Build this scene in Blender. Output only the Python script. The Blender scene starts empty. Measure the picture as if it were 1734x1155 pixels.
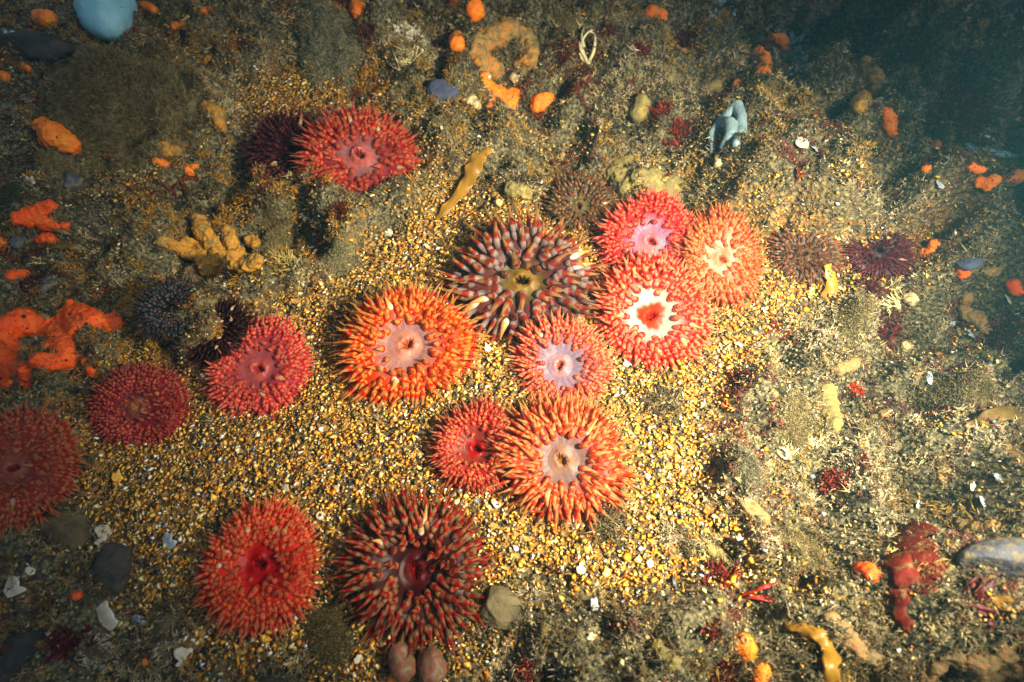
import bpy, bmesh, math, random
import numpy as np
from mathutils import Vector, Matrix, Euler

R = math.radians
SC = bpy.context.scene
COL = SC.collection
# ------------------------------------------------------------------ camera
CAM_H = 0.54
PITCH = R(60)
cam_d = bpy.data.cameras.new('camera')
cam_d.lens = 22.0
cam_d.sensor_width = 36.0
cam_d.clip_start = 0.01
cam_d.clip_end = 60.0
cam_d.dof.use_dof = True
cam_d.dof.focus_distance = 0.60
cam_d.dof.aperture_fstop = 5.0
cam = bpy.data.objects.new('camera', cam_d)
COL.objects.link(cam)
cam.location = (0, 0, CAM_H)
cam.rotation_euler = (math.pi / 2 - PITCH, 0, 0)
SC.camera = cam
# ------------------------------------------------------------------ world, sun, strobe
world = bpy.data.worlds.new('World')
SC.world = world
world.use_nodes = True
wn = world.node_tree
wn.nodes.clear()
sky = wn.nodes.new('ShaderNodeTexSky')
sky.sky_type = 'NISHITA'
sky.sun_disc = False
sky.sun_elevation = R(52)
sky.sun_rotation = R(110)
bg = wn.nodes.new('ShaderNodeBackground')
bg.inputs['Strength'].default_value = 0.08
wo = wn.nodes.new('ShaderNodeOutputWorld')
wn.links.new(sky.outputs[0], bg.inputs[0])
wn.links.new(bg.outputs[0], wo.inputs[0])

def aim(o, target):
    o.rotation_euler = (Vector(target) - o.location).to_track_quat('-Z', 'Y').to_euler()

sun_d = bpy.data.lights.new('sun', 'SUN')
sun_d.energy = 0.5
sun_d.angle = R(10)
sun_d.color = (0.95, 1.0, 0.92)
sun = bpy.data.objects.new('sun', sun_d)
COL.objects.link(sun)
sun.location = (1.2, 0.1, 1.5)
aim(sun, (0, 0.4, 0))
# the diver's strobe on its arm, to the right of the camera
fl_d = bpy.data.lights.new('strobe', 'SPOT')
fl_d.energy = 112.0
fl_d.spot_size = R(73)
fl_d.spot_blend = 1.0
fl_d.shadow_soft_size = 0.03
fl_d.color = (1.0, 0.90, 0.68)
fl = bpy.data.objects.new('strobe', fl_d)
COL.objects.link(fl)
fl.location = (0.40, 0.08, 0.54)
aim(fl, (0.14, 0.31, 0.0))

SC.view_settings.view_transform = 'Standard'
SC.view_settings.look = 'None'
SC.view_settings.exposure = 0.0
SC.view_settings.gamma = 1.0
SC.cycles.max_bounces = 6
SC.cycles.diffuse_bounces = 3
SC.cycles.glossy_bounces = 2
SC.cycles.transmission_bounces = 3
SC.cycles.transparent_max_bounces = 12
SC.cycles.volume_bounces = 1

rng = np.random.default_rng(7)
random.seed(7)
# ------------------------------------------------------------------ noise
_T = np.random.default_rng(3).random((256, 256))

def vnoise(x, y, s):
    x = np.asarray(x, float) / s + 77.3
    y = np.asarray(y, float) / s + 31.7
    xi = np.floor(x).astype(int); yi = np.floor(y).astype(int)
    fx = x - xi; fy = y - yi
    fx = fx * fx * (3 - 2 * fx); fy = fy * fy * (3 - 2 * fy)
    a = _T[xi & 255, yi & 255]; b = _T[(xi + 1) & 255, yi & 255]
    c = _T[xi & 255, (yi + 1) & 255]; d = _T[(xi + 1) & 255, (yi + 1) & 255]
    return (a + (b - a) * fx) * (1 - fy) + (c + (d - c) * fx) * fy

def fbm(x, y, s, o=4):
    v = 0; a = 0.5; t = 0
    for i in range(o):
        v = v + a * vnoise(np.asarray(x) + i * 3.17, np.asarray(y) - i * 1.93, s)
        t += a; a *= 0.5; s *= 0.5
    return v / t

# ------------------------------------------------------------------ photo pixel <-> place on the seabed
FPX = 22.0 / 36.0 * 1734.0
FW = np.array([0, math.cos(PITCH), -math.sin(PITCH)])
UP = np.array([0, math.sin(PITCH), math.cos(PITCH)])
C0 = np.array([0, 0, CAM_H])

def ray(px, py):
    return FW + (px - 867.0) / FPX * np.array([1, 0, 0]) + (577.5 - py) / FPX * UP

def flat(px, py):
    d = ray(px, py); t = -CAM_H / d[2]
    return (C0 + d * t)[:2]

def ss(a, b, x):
    t = np.clip((x - a) / (b - a), 0, 1)
    return t * t * (3 - 2 * t)

GRAVEL = [
    [(440, 500), (560, 440), (650, 390), (720, 330), (752, 290), (830, 330), (1000, 330), (1300, 400), (1440, 440), (1560, 420), (1570, 460),
     (1400, 500), (1290, 560), (1240, 640), (1170, 720), (1180, 830), (1290, 950), (1320, 1000), (1150, 985), (1040, 1030), (960, 1010),
     (900, 1000), (830, 1080), (720, 1180), (450, 1180), (350, 1090), (270, 1020), (215, 940), (130, 860), (120, 760), (140, 680), (290, 560), (340, 600)],
    [(190, 300), (255, 280), (275, 340), (240, 375), (200, 350)],
    [(410, 150), (480, 130), (570, 160), (640, 180), (730, 280), (700, 320), (600, 300), (500, 300), (430, 260)],
    [(265, 75), (330, 75), (330, 110), (280, 115)],
    [(1640, 770), (1760, 760), (1760, 900), (1680, 870)],
]
GP = [np.array([flat(*p) for p in poly]) for poly in GRAVEL]

def poly_sd(x, y, P):
    x = np.asarray(x, float); y = np.asarray(y, float)
    dmin = np.full(x.shape, 1e9); inside = np.zeros(x.shape, bool)
    n = len(P)
    for i in range(n):
        ax, ay = P[i]; bx, by = P[(i + 1) % n]
        ex, ey = bx - ax, by - ay
        t = np.clip(((x - ax) * ex + (y - ay) * ey) / (ex * ex + ey * ey), 0, 1)
        dmin = np.minimum(dmin, np.hypot(x - ax - t * ex, y - ay - t * ey))
        c = ((ay > y) != (by > y)) & (x < (bx - ax) * (y - ay) / (by - ay + 1e-12) + ax)
        inside ^= c
    return np.where(inside, dmin, -dmin)

def gmask(x, y):
    """1 on the shell gravel, 0 on the turf-covered rock"""
    s = np.full(np.shape(x), -1e9)
    for P in GP:
        s = np.maximum(s, poly_sd(x, y, P))
    s = s + (fbm(x, y, 0.09, 4) - 0.5) * 0.07
    return ss(-0.024, 0.026, s + (fbm(x + 3, y, 0.02, 2) - 0.5) * 0.03)

def H(x, y):
    x = np.asarray(x, float); y = np.asarray(y, float)
    g = gmask(x, y)
    z = (fbm(x, y, 0.35, 2) - 0.5) * 0.03
    lump = (fbm(x + 5, y, 0.13, 3) - 0.42) * 0.15 + (fbm(x, y + 9, 0.04, 3) - 0.5) * 0.07
    lump = np.maximum(lump, -0.034 + 0.2 * lump)
    lump = lump * (1 + 0.7 * ss(0.25, 0.5, x))
    z = z + (1 - g) * (lump + 0.010) + g * (fbm(x, y, 0.06, 2) - 0.5) * 0.010
    # the reef falls away towards deeper water at the far right
    far = np.maximum(0, (x * 0.55 + y * 0.83) - 0.80)
    z = z - 0.35 * far ** 1.25 * ss(0.0, 0.5, x + 0.2)
    return z

def at(px, py, dz=0.0):
    d = ray(px, py)
    t0, t1 = 0.2, 4.0
    ts = np.linspace(t0, t1, 400)
    P = C0[None] + ts[:, None] * d[None]
    below = P[:, 2] < H(P[:, 0], P[:, 1]) + dz
    i = int(np.argmax(below)) if below.any() else 399
    a, b = ts[max(i - 1, 0)], ts[i]
    for _ in range(18):
        m = 0.5 * (a + b); p = C0 + m * d
        if p[2] < float(H(p[0], p[1])) + dz: b = m
        else: a = m
    p = C0 + b * d
    return float(p[0]), float(p[1]), float(p[2] - dz)

def mpp(x, y, z):
    """metres per photo pixel at this place"""
    return float(np.dot(np.array([x, y, z]) - C0, FW)) / FPX

# ------------------------------------------------------------------ mesh + object helpers
def mesh_np(name, V, F3=None, F4=None, smooth=True):
    me = bpy.data.meshes.new(name)
    nv = len(V)
    parts = []; starts = []; tot = []
    off = 0
    if F3 is not None and len(F3):
        parts.append(F3.ravel()); n = len(F3)
        starts.append(off + 3 * np.arange(n)); tot.append(np.full(n, 3)); off += 3 * n
    if F4 is not None and len(F4):
        parts.append(F4.ravel()); n = len(F4)
        starts.append(off + 4 * np.arange(n)); tot.append(np.full(n, 4)); off += 4 * n
    idx = np.concatenate(parts).astype(np.int32); st = np.concatenate(starts).astype(np.int32)
    me.vertices.add(nv); me.vertices.foreach_set('co', np.asarray(V, np.float32).ravel())
    me.loops.add(len(idx)); me.loops.foreach_set('vertex_index', idx)
    me.polygons.add(len(st)); me.polygons.foreach_set('loop_start', st)
    me.update(calc_edges=True)
    if smooth:
        me.polygons.foreach_set('use_smooth', np.ones(len(st), bool))
    return me

def fattr(me, name, vals):
    a = me.attributes.new(name, 'FLOAT', 'POINT'); a.data.foreach_set('value', np.asarray(vals, np.float32))

def cattr(me, name, cols):
    c = np.ones((len(cols), 4), np.float32); c[:, :3] = cols
    a = me.attributes.new(name, 'FLOAT_COLOR', 'POINT'); a.data.foreach_set('color', c.ravel())

def link(name, me, mat=None, parent=None, loc=None, rot=None, scale=None):
    if mat and len(me.materials) == 0: me.materials.append(mat)
    o = bpy.data.objects.new(name, me); COL.objects.link(o)
    if loc is not None: o.location = loc
    if rot is not None: o.rotation_euler = rot
    if scale is not None: o.scale = scale if hasattr(scale, '__len__') else (scale,) * 3
    if parent: o.parent = parent
    return o

def tag(o, label=None, cat=None, group=None, kind=None):
    if label: o['label'] = label
    if cat: o['category'] = cat
    if group: o['group'] = group
    if kind: o['kind'] = kind
    return o

def empty(name, loc, rot=(0, 0, 0)):
    o = bpy.data.objects.new(name, None); COL.objects.link(o)
    o.empty_display_size = 0.02; o.location = loc; o.rotation_euler = rot
    return o

def warm(c):
    r, g, b = c
    if r > 150 and r - b > 60: return (r, min(255, g * 1.03 + 4), b * 0.8)
    return c

def lin(c):
    return tuple(((v / 255) / 12.92 if v <= 10 else (((v / 255) + 0.055) / 1.055) ** 2.4) for v in c)

# ------------------------------------------------------------------ materials
def N(nt, t, **kw):
    n = nt.nodes.new(t)
    for k, v in kw.items(): setattr(n, k, v)
    return n

def ramp(nt, stops, src=None, interp='LINEAR'):
    n = nt.nodes.new('ShaderNodeValToRGB'); cr = n.color_ramp; cr.interpolation = interp
    while len(cr.elements) < len(stops): cr.elements.new(0.5)
    for e, (p, c) in zip(cr.elements, stops):
        e.position = p; e.color = (c[0], c[1], c[2], 1)
    if src is not None: nt.links.new(src, n.inputs[0])
    return n

def newmat(name):
    m = bpy.data.materials.new(name); m.use_nodes = True
    nt = m.node_tree; b = nt.nodes['Principled BSDF']
    return m, nt, b

def lump_mat(name, c1, c2, rough=0.6, ns=60, bump=0.4, bs=400, sss=0.0, spots=None, spot_scale=90, spec=0.4, alpha=1.0, bd=0.002, silt=0.0):
    """mottled organic or stone surface; colours are sRGB 0-255"""
    m, nt, b = newmat(name)
    tc = N(nt, 'ShaderNodeTexCoord')
    n1 = N(nt, 'ShaderNodeTexNoise'); n1.inputs['Scale'].default_value = ns; n1.inputs['Detail'].default_value = 6
    nt.links.new(tc.outputs['Object'], n1.inputs['Vector'])
    rp = ramp(nt, [(0.3, lin(c1)), (0.7, lin(c2))], n1.outputs['Fac'])
    out = rp.outputs[0]
    if spots:
        vo = N(nt, 'ShaderNodeTexVoronoi'); vo.inputs['Scale'].default_value = spot_scale
        nt.links.new(tc.outputs['Object'], vo.inputs['Vector'])
        r2 = ramp(nt, [(0.10, (1, 1, 1)), (0.2, (0, 0, 0))], vo.outputs['Distance'])
        mx = N(nt, 'ShaderNodeMix', data_type='RGBA')
        nt.links.new(r2.outputs[0], mx.inputs[0]); nt.links.new(out, mx.inputs[6]); mx.inputs[7].default_value = (*lin(spots), 1)
        out = mx.outputs[2]
    if silt:
        n3 = N(nt, 'ShaderNodeTexNoise'); n3.inputs['Scale'].default_value = 130; n3.inputs['Detail'].default_value = 7; n3.inputs['Roughness'].default_value = 0.7
        nt.links.new(tc.outputs['Object'], n3.inputs['Vector'])
        r3 = ramp(nt, [(0.60 - silt * 0.25, (0, 0, 0)), (0.70 - silt * 0.2, (0.9, 0.9, 0.9))], n3.outputs['Fac'])
        mx = N(nt, 'ShaderNodeMix', data_type='RGBA')
        nt.links.new(r3.outputs[0], mx.inputs[0]); nt.links.new(out, mx.inputs[6]); mx.inputs[7].default_value = (*lin((118, 104, 66)), 1)
        out = mx.outputs[2]
    nt.links.new(out, b.inputs['Base Color'])
    n2 = N(nt, 'ShaderNodeTexNoise'); n2.inputs['Scale'].default_value = bs; n2.inputs['Detail'].default_value = 5
    nt.links.new(tc.outputs['Object'], n2.inputs['Vector'])
    bp = N(nt, 'ShaderNodeBump'); bp.inputs['Strength'].default_value = bump; bp.inputs['Distance'].default_value = bd
    nt.links.new(n2.outputs['Fac'], bp.inputs['Height']); nt.links.new(bp.outputs[0], b.inputs['Normal'])
    b.inputs['Roughness'].default_value = rough
    b.inputs['Specular IOR Level'].default_value = spec
    b.inputs['Alpha'].default_value = alpha
    if sss:
        b.inputs['Subsurface Weight'].default_value = sss
        b.inputs['Subsurface Radius'].default_value = (1, 0.4, 0.2)
        b.inputs['Subsurface Scale'].default_value = 0.004
    return m

GRIT = [(226, 164, 44), (208, 126, 28), (240, 214, 140), (64, 64, 52), (128, 108, 44), (246, 242, 222), (118, 126, 128), (146, 84, 26),
        (236, 188, 76), (100, 90, 44), (220, 148, 34), (184, 140, 50)]

def grit_mat():
    m, nt, b = newmat('shell_grit')
    a = N(nt, 'ShaderNodeAttribute', attribute_name='rnd')
    w = [0.16, 0.11, 0.14, 0.10, 0.10, 0.045, 0.045, 0.08, 0.12, 0.08, 0.07, 0.06]
    cum = np.concatenate([[0], np.cumsum(w) / sum(w)])[:-1]
    rp = ramp(nt, [(float(p), lin(c)) for p, c in zip(cum, GRIT)], a.outputs['Fac'], 'CONSTANT')
    tc = N(nt, 'ShaderNodeTexCoord')
    n = N(nt, 'ShaderNodeTexNoise'); n.inputs['Scale'].default_value = 500; n.inputs['Detail'].default_value = 3
    nt.links.new(tc.outputs['Object'], n.inputs['Vector'])
    mx = N(nt, 'ShaderNodeMix', data_type='RGBA', blend_type='MULTIPLY'); mx.inputs[0].default_value = 0.6
    r2 = ramp(nt, [(0.3, (0.55, 0.48, 0.38)), (0.62, (1, 1, 1))], n.outputs['Fac'])
    nt.links.new(rp.outputs[0], mx.inputs[6]); nt.links.new(r2.outputs[0], mx.inputs[7])
    nt.links.new(mx.outputs[2], b.inputs['Base Color'])
    b.inputs['Roughness'].default_value = 0.33
    b.inputs['Specular IOR Level'].default_value = 0.6
    return m

def turf_mat():
    m, nt, b = newmat('turf_fibres')
    a = N(nt, 'ShaderNodeAttribute', attribute_name='Col')
    nt.links.new(a.outputs['Color'], b.inputs['Base Color'])
    b.inputs['Roughness'].default_value = 0.75
    b.inputs['Specular IOR Level'].default_value = 0.25
    return m

def seabed_mat():
    m, nt, b = newmat('seabed')
    a = N(nt, 'ShaderNodeAttribute', attribute_name='gravel')
    tc = N(nt, 'ShaderNodeTexCoord')
    def noise(s, d=6):
        n = N(nt, 'ShaderNodeTexNoise'); n.inputs['Scale'].default_value = s; n.inputs['Detail'].default_value = d
        nt.links.new(tc.outputs['Object'], n.inputs['Vector']); return n
    nt1 = ramp(nt, [(0.36, lin((40, 37, 25))), (0.5, lin((84, 77, 50))), (0.64, lin((132, 120, 80)))], noise(260, 8).outputs['Fac'])
    vo = N(nt, 'ShaderNodeTexVoronoi'); vo.inputs['Scale'].default_value = 260
    nt.links.new(tc.outputs['Object'], vo.inputs['Vector'])
    sp = N(nt, 'ShaderNodeSeparateColor'); nt.links.new(vo.outputs['Color'], sp.inputs[0])
    g = ramp(nt, [(0, lin((84, 64, 28))), (0.3, lin((140, 98, 36))), (0.6, lin((48, 40, 24))), (0.8, lin((170, 130, 60)))], sp.outputs[0], 'CONSTANT')  # gravel bed darkened to stand for shade in the gaps between flakes
    mx = N(nt, 'ShaderNodeMix', data_type='RGBA')
    nt.links.new(a.outputs['Fac'], mx.inputs[0]); nt.links.new(nt1.outputs[0], mx.inputs[6]); nt.links.new(g.outputs[0], mx.inputs[7])
    nt.links.new(mx.outputs[2], b.inputs['Base Color'])
    bp = N(nt, 'ShaderNodeBump'); bp.inputs['Strength'].default_value = 1.0; bp.inputs['Distance'].default_value = 0.006
    nt.links.new(noise(220, 8).outputs['Fac'], bp.inputs['Height']); nt.links.new(bp.outputs[0], b.inputs['Normal'])
    b.inputs['Roughness'].default_value = 0.8
    return m

# ------------------------------------------------------------------ seabed sheet
def spaced(a, b, step, lo, hi):
    core = np.arange(a, b + 1e-6, step)
    def ext(start, end, sgn):
        v = []; s = step; p = start
        while (end - p) * sgn > 0:
            s *= 1.12; p += sgn * s; v.append(p)
        return v
    return np.concatenate([np.array(ext(a, lo, -1))[::-1], core, np.array(ext(b, hi, 1))])

xs = spaced(-0.85, 1.2, 0.004, -5.0, 5.0)
ys = spaced(-0.12, 1.5, 0.004, -4.0, 6.0)
X, Y = np.meshgrid(xs, ys)
Z = H(X, Y)
nx, ny = len(xs), len(ys)
ii = (np.arange(ny - 1)[:, None] * nx + np.arange(nx - 1)[None]).ravel()
me = mesh_np('seabed', np.stack([X.ravel(), Y.ravel(), Z.ravel()], 1), F4=np.stack([ii, ii + 1, ii + nx + 1, ii + nx], 1))
fattr(me, 'gravel', gmask(X.ravel(), Y.ravel()))
tag(link('seabed', me, seabed_mat()), kind='structure')

# fast height lookup for scattering
def Hs(x, y):
    x = np.clip(x, xs[0], xs[-1] - 1e-4); y = np.clip(y, ys[0], ys[-1] - 1e-4)
    i = np.searchsorted(xs, x, side='right') - 1; j = np.searchsorted(ys, y, side='right') - 1
    i = np.clip(i, 0, nx - 2); j = np.clip(j, 0, ny - 2)
    fx = (x - xs[i]) / (xs[i + 1] - xs[i]); fy = (y - ys[j]) / (ys[j + 1] - ys[j])
    return (Z[j, i] * (1 - fx) + Z[j, i + 1] * fx) * (1 - fy) + (Z[j + 1, i] * (1 - fx) + Z[j + 1, i + 1] * fx) * fy

def in_view(x, y, z, m=150):
    P = np.stack([x, y, z], 1) - C0
    d = P @ FW
    px = 867 + P[:, 0] / d * FPX; py = 577.5 - (P @ UP) / d * FPX
    return (px > -m) & (px < 1734 + m) & (py > -m) & (py < 1155 + m) & (d > 0.05), d

def rotmats(n, tilt, r=rng):
    """random rotation: spin about z, tilt about a random horizontal axis"""
    a = r.random(n) * 2 * np.pi; t = tilt * np.ones(n); s = r.random(n) * 2 * np.pi
    ax = np.stack([np.cos(s), np.sin(s), np.zeros(n)], 1)
    K = np.zeros((n, 3, 3)); K[:, 0, 1] = -ax[:, 2]; K[:, 0, 2] = ax[:, 1]; K[:, 1, 0] = ax[:, 2]; K[:, 1, 2] = -ax[:, 0]; K[:, 2, 0] = -ax[:, 1]; K[:, 2, 1] = ax[:, 0]
    I = np.eye(3)[None]
    T = I + np.sin(t)[:, None, None] * K + (1 - np.cos(t))[:, None, None] * (K @ K)
    Zm = np.zeros((n, 3, 3)); Zm[:, 0, 0] = np.cos(a); Zm[:, 0, 1] = -np.sin(a); Zm[:, 1, 0] = np.sin(a); Zm[:, 1, 1] = np.cos(a); Zm[:, 2, 2] = 1
    return T @ Zm

def flakes(name, pos, size, thick, tilt, label):
    n = len(pos); k = 6
    ang = (np.arange(k)[None] + rng.random((n, k)) * 0.75) / k * 2 * np.pi
    rad = size[:, None] * (0.5 + 0.9 * rng.random((n, k)))
    asp = 0.28 + 0.65 * rng.random(n)
    V = np.zeros((n, k + 2, 3))
    V[:, :k, 0] = np.cos(ang) * rad; V[:, :k, 1] = np.sin(ang) * rad * asp[:, None]
    V[:, :k, 2] = (rng.random((n, k)) - 0.5) * size[:, None] * 0.3
    V[:, k, 2] = thick; V[:, k + 1, 2] = -thick * 0.6
    V[:, k, :2] = (rng.random((n, 2)) - 0.5) * size[:, None] * 0.5
    V = np.einsum('nij,nkj->nki', rotmats(n, tilt), V) + pos[:, None]
    F = []
    for i in range(k):
        F.append([i, (i + 1) % k, k]); F.append([(i + 1) % k, i, k + 1])
    F = (np.array(F)[None] + (np.arange(n) * (k + 2))[:, None, None]).reshape(-1, 3)
    me = mesh_np(name, V.reshape(-1, 3), F3=F, smooth=False)
    fattr(me, 'rnd', np.repeat(rng.random(n), k + 2))
    return me

def gen_gravel():
    n = 290000
    x = rng.uniform(-0.75, 0.95, n); y = rng.uniform(-0.06, 1.05, n); z = Hs(x, y)
    vis, d = in_view(x, y, z)
    x, y, z, d = x[vis], y[vis], z[vis], d[vis]
    g = gmask(x, y)
    patch = fbm(x, y, 0.05, 3)
    p = np.maximum(g, 0.025 + 0.25 * ss(0.56, 0.72, patch))
    k = rng.random(len(x)) < p
    x, y, z = x[k], y[k], z[k]
    n = len(x)
    size = 0.0011 + 0.0021 * rng.random(n) ** 1.6 + 0.0026 * (rng.random(n) < 0.05) * rng.random(n)
    tilt = np.abs(rng.normal(0, 0.4, n)).clip(0, 1.4)
    gg = gmask(x, y)
    zz = z + rng.random(n) * 0.0035 + (1 - gg) * 0.003
    return flakes('shell_gravel', np.stack([x, y, zz], 1), size, size * 0.13, tilt, '')

GRAVEL_MAT = grit_mat()
tag(link('shell_gravel', gen_gravel(), GRAVEL_MAT), 'golden shell gravel of broken flakes covering the seabed between anemones', 'gravel', kind='stuff')

# ------------------------------------------------------------------ turf of hydroids and silt
TURFC = np.array([lin(c) for c in [(138, 124, 88), (106, 98, 68), (78, 74, 54), (166, 148, 110), (128, 106, 62), (60, 58, 46), (112, 84, 52)]])

def fibres(pos, rad, nr, width, cols, up=0.25, r=rng, curl=0.7):
    """radiating thin curled ribbons; returns V, F3, C"""
    n = len(pos); M = n * nr
    d = r.normal(0, 1, (M, 3)); d[:, 2] = np.abs(d[:, 2]) + up
    d /= np.linalg.norm(d, axis=1)[:, None]
    e = r.normal(0, 1, (M, 3)); s = np.cross(d, e); s /= np.linalg.norm(s, axis=1)[:, None] + 1e-9
    L = np.repeat(rad, nr) * (0.5 + 0.8 * r.random(M)); W = np.repeat(width, nr) * (0.6 + 0.8 * r.random(M))
    b = r.normal(0, 1, (M, 3)) * curl
    P = np.repeat(pos, nr, 0) + r.normal(0, 1, (M, 3)) * (np.repeat(rad, nr) * 0.22)[:, None] * np.array([1, 1, 0.4])
    V = np.zeros((M, 5, 3))
    V[:, 0] = P - s * W[:, None]; V[:, 1] = P + s * W[:, None]
    mid = P + (d + b * 0.25) * (L * 0.5)[:, None]
    V[:, 2] = mid - s * (W * 0.9)[:, None]; V[:, 3] = mid + s * (W * 0.9)[:, None]
    V[:, 4] = P + (d + b * 0.6) * L[:, None]
    F = np.array([[0, 1, 3], [0, 3, 2], [2, 3, 4]])
    F = (F[None] + (np.arange(M) * 5)[:, None, None]).reshape(-1, 3)
    C = np.repeat(np.repeat(cols, nr, 0) * (0.75 + 0.5 * r.random((M, 1))), 5, 0)
    return V.reshape(-1, 3), F, C

SKIRT = []      # feet of sponges and stones (x, y, z, r): turf grows up against them

def gen_turf():
    n = 60000
    x = rng.uniform(-0.8, 1.3, n); y = rng.uniform(-0.08, 1.6, n); z = Hs(x, y)
    vis, d = in_view(x, y, z)
    g = gmask(x, y)
    cl = fbm(x + 2, y + 7, 0.05, 3)
    p = (1 - g) * (0.45 + 0.55 * ss(0.36, 0.54, cl)) * np.clip(0.72 / d, 0.3, 1) ** 2
    p = np.maximum(p, 0.008)
    k = vis & (rng.random(n) < p)
    x, y, z, d, cl = x[k], y[k], z[k], d[k], cl[k]; n = len(x)
    print('turf clumps', n)
    R_ = (0.004 + 0.007 * rng.random(n) ** 1.6) * np.clip(d / 0.7, 1, 1.6)
    q = 9
    cc = rng.integers(0, len(TURFC), n)
    tone = (0.12 + 1.6 * fbm(x, y, 0.09, 3) ** 1.3) * (0.6 + 0.8 * rng.random(n))
    c = TURFC[cc] * tone[:, None]
    def tint(mask, col):
        nonlocal c
        m_ = mask[:, None]; c = c * (1 - m_) + m_ * np.array(lin(col))
    tint(ss(0.55, 0.66, fbm(x - 9, y + 4, 0.06, 3)) * (rng.random(n) < 0.7), (104, 46, 34))
    tint(ss(0.56, 0.68, fbm(x + 19, y + 14, 0.06, 3)) * (rng.random(n) < 0.6), (164, 128, 56))
    tint(ss(0.54, 0.64, fbm(x - 39, y + 24, 0.07, 3)) * ss(0.2, 0.4, x) * (rng.random(n) < 0.6), (96, 34, 40))
    tint(ss(0.54, 0.66, fbm(x + 49, y + 54, 0.06, 3)) * (rng.random(n) < 0.5), (176, 158, 124))
    tint((rng.random(n) < 0.04) * 1.0, (196, 176, 120))
    tint(ss(0.55, 0.65, fbm(x + 29, y - 14, 0.05, 3)) * ss(0.05, -0.15, x) * (rng.random(n) < 0.5), (176, 122, 34))
    u = rng.normal(0, 0.5, (n * q, 2)); r2 = (u ** 2).sum(1)
    RR = np.repeat(R_, q)
    X = np.repeat(x, q) + u[:, 0] * RR; Y = np.repeat(y, q) + u[:, 1] * RR
    Zt = Hs(X, Y) + RR * 0.85 * np.exp(-r2 * 1.6) * (0.5 + 0.7 * rng.random(n * q))
    c = np.repeat(c, q, 0) * (0.7 + 0.6 * rng.random((n * q, 1)))
    dd = np.repeat(d, q)
    if SKIRT:
        S = np.array(SKIRT); m = 26
        S = np.repeat(S, m, 0); a = rng.random(len(S)) * 6.283; f = 0.85 + 0.5 * rng.random(len(S))
        X = np.concatenate([X, S[:, 0] + np.cos(a) * f * S[:, 3]]); Y2 = S[:, 1] + np.sin(a) * f * S[:, 3]
        Y = np.concatenate([Y, Y2]); Zt = np.concatenate([Zt, Hs(X[-len(S):], Y2) + 0.002 + 0.004 * rng.random(len(S))])
        c = np.concatenate([c, TURFC[rng.integers(0, len(TURFC), len(S))] * (0.5 + 0.6 * rng.random((len(S), 1)))])
        dd = np.concatenate([dd, np.full(len(S), 0.75)])
    N_ = len(X)
    rad = (0.0014 + 0.0030 * rng.random(N_) ** 1.6) * np.clip(dd / 0.7, 1, 1.7)
    V, F, C = fibres(np.stack([X, Y, Zt], 1), rad, 7, 0.00040 * np.clip(dd / 0.6, 1, 2), c, up=0.0, curl=1.1)
    me = mesh_np('turf', V, F3=F, smooth=False); cattr(me, 'Col', C)
    return me

TURF_MAT = turf_mat()

def gen_crumbs():
    n = 170000
    x = rng.uniform(-0.8, 1.2, n); y = rng.uniform(-0.08, 1.4, n); z = Hs(x, y)
    vis, d = in_view(x, y, z)
    g = gmask(x, y)
    k = vis & (rng.random(n) < (1 - g) * np.clip(0.75 / d, 0.2, 1) ** 2)
    x, y, z, d = x[k], y[k], z[k], d[k]; n = len(x)
    size = 0.0009 + 0.0016 * rng.random(n) ** 2
    return flakes('silt_crumbs', np.stack([x, y, z + rng.random(n) * 0.006], 1), size, size * 0.8, np.abs(rng.normal(0, 1, n)), '')

m_cr, nt_, b_ = newmat('silt_crumbs')
a_ = N(nt_, 'ShaderNodeAttribute', attribute_name='rnd')
rp_ = ramp(nt_, [(0, lin((104, 96, 64))), (0.3, lin((140, 128, 88))), (0.55, lin((70, 66, 48))), (0.7, lin((160, 140, 92))), (0.85, lin((120, 92, 48))),
                 (0.93, lin((104, 44, 30))), (0.96, lin((190, 176, 140)))], a_.outputs['Fac'], 'CONSTANT')
nt_.links.new(rp_.outputs[0], b_.inputs['Base Color']); b_.inputs['Roughness'].default_value = 0.8
tag(link('silt_crumbs', gen_crumbs(), m_cr), 'brown and olive crumbs of silt and detritus lodged in the turf', 'silt', kind='stuff')

# ------------------------------------------------------------------ anemones
def tentacle_mesh(name, L, r0, bend, seed, bulb=1.0, hook=0.0):
    rs = np.random.default_rng(seed)
    K, S = 9, 7
    V = []; T = []
    p = np.zeros(3); a = 0.0; ang2 = rs.normal(0, 0.12)
    side = rs.normal(0, 0.25)
    for i in range(K + 1):
        t = i / K
        rr = r0 * (np.interp(t, [0, .12, .3, .5, .7, .88, 1], [0.72, 1.02 * bulb, 1.12 * bulb, .88, .58, .38, .20]))
        dirv = np.array([math.sin(a), side * t, math.cos(a)]); dirv /= np.linalg.norm(dirv)
        u = np.array([math.cos(a), 0, -math.sin(a)]); v = np.cross(dirv, u)
        for s in range(S):
            th = 2 * math.pi * s / S
            V.append(p + rr * (math.cos(th) * u + math.sin(th) * v)); T.append(t)
        p = p + dirv * L / K
        a += (bend * (0.4 + 1.2 * t) + hook * (t > 0.6)) / K
    V.append(p); T.append(1.0)
    F4 = [[i * S + s, i * S + (s + 1) % S, (i + 1) * S + (s + 1) % S, (i + 1) * S + s] for i in range(K) for s in range(S)]
    F3 = [[K * S + s, K * S + (s + 1) % S, len(V) - 1] for s in range(S)]
    return np.array(V), np.array(F3), np.array(F4), np.array(T)

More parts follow.
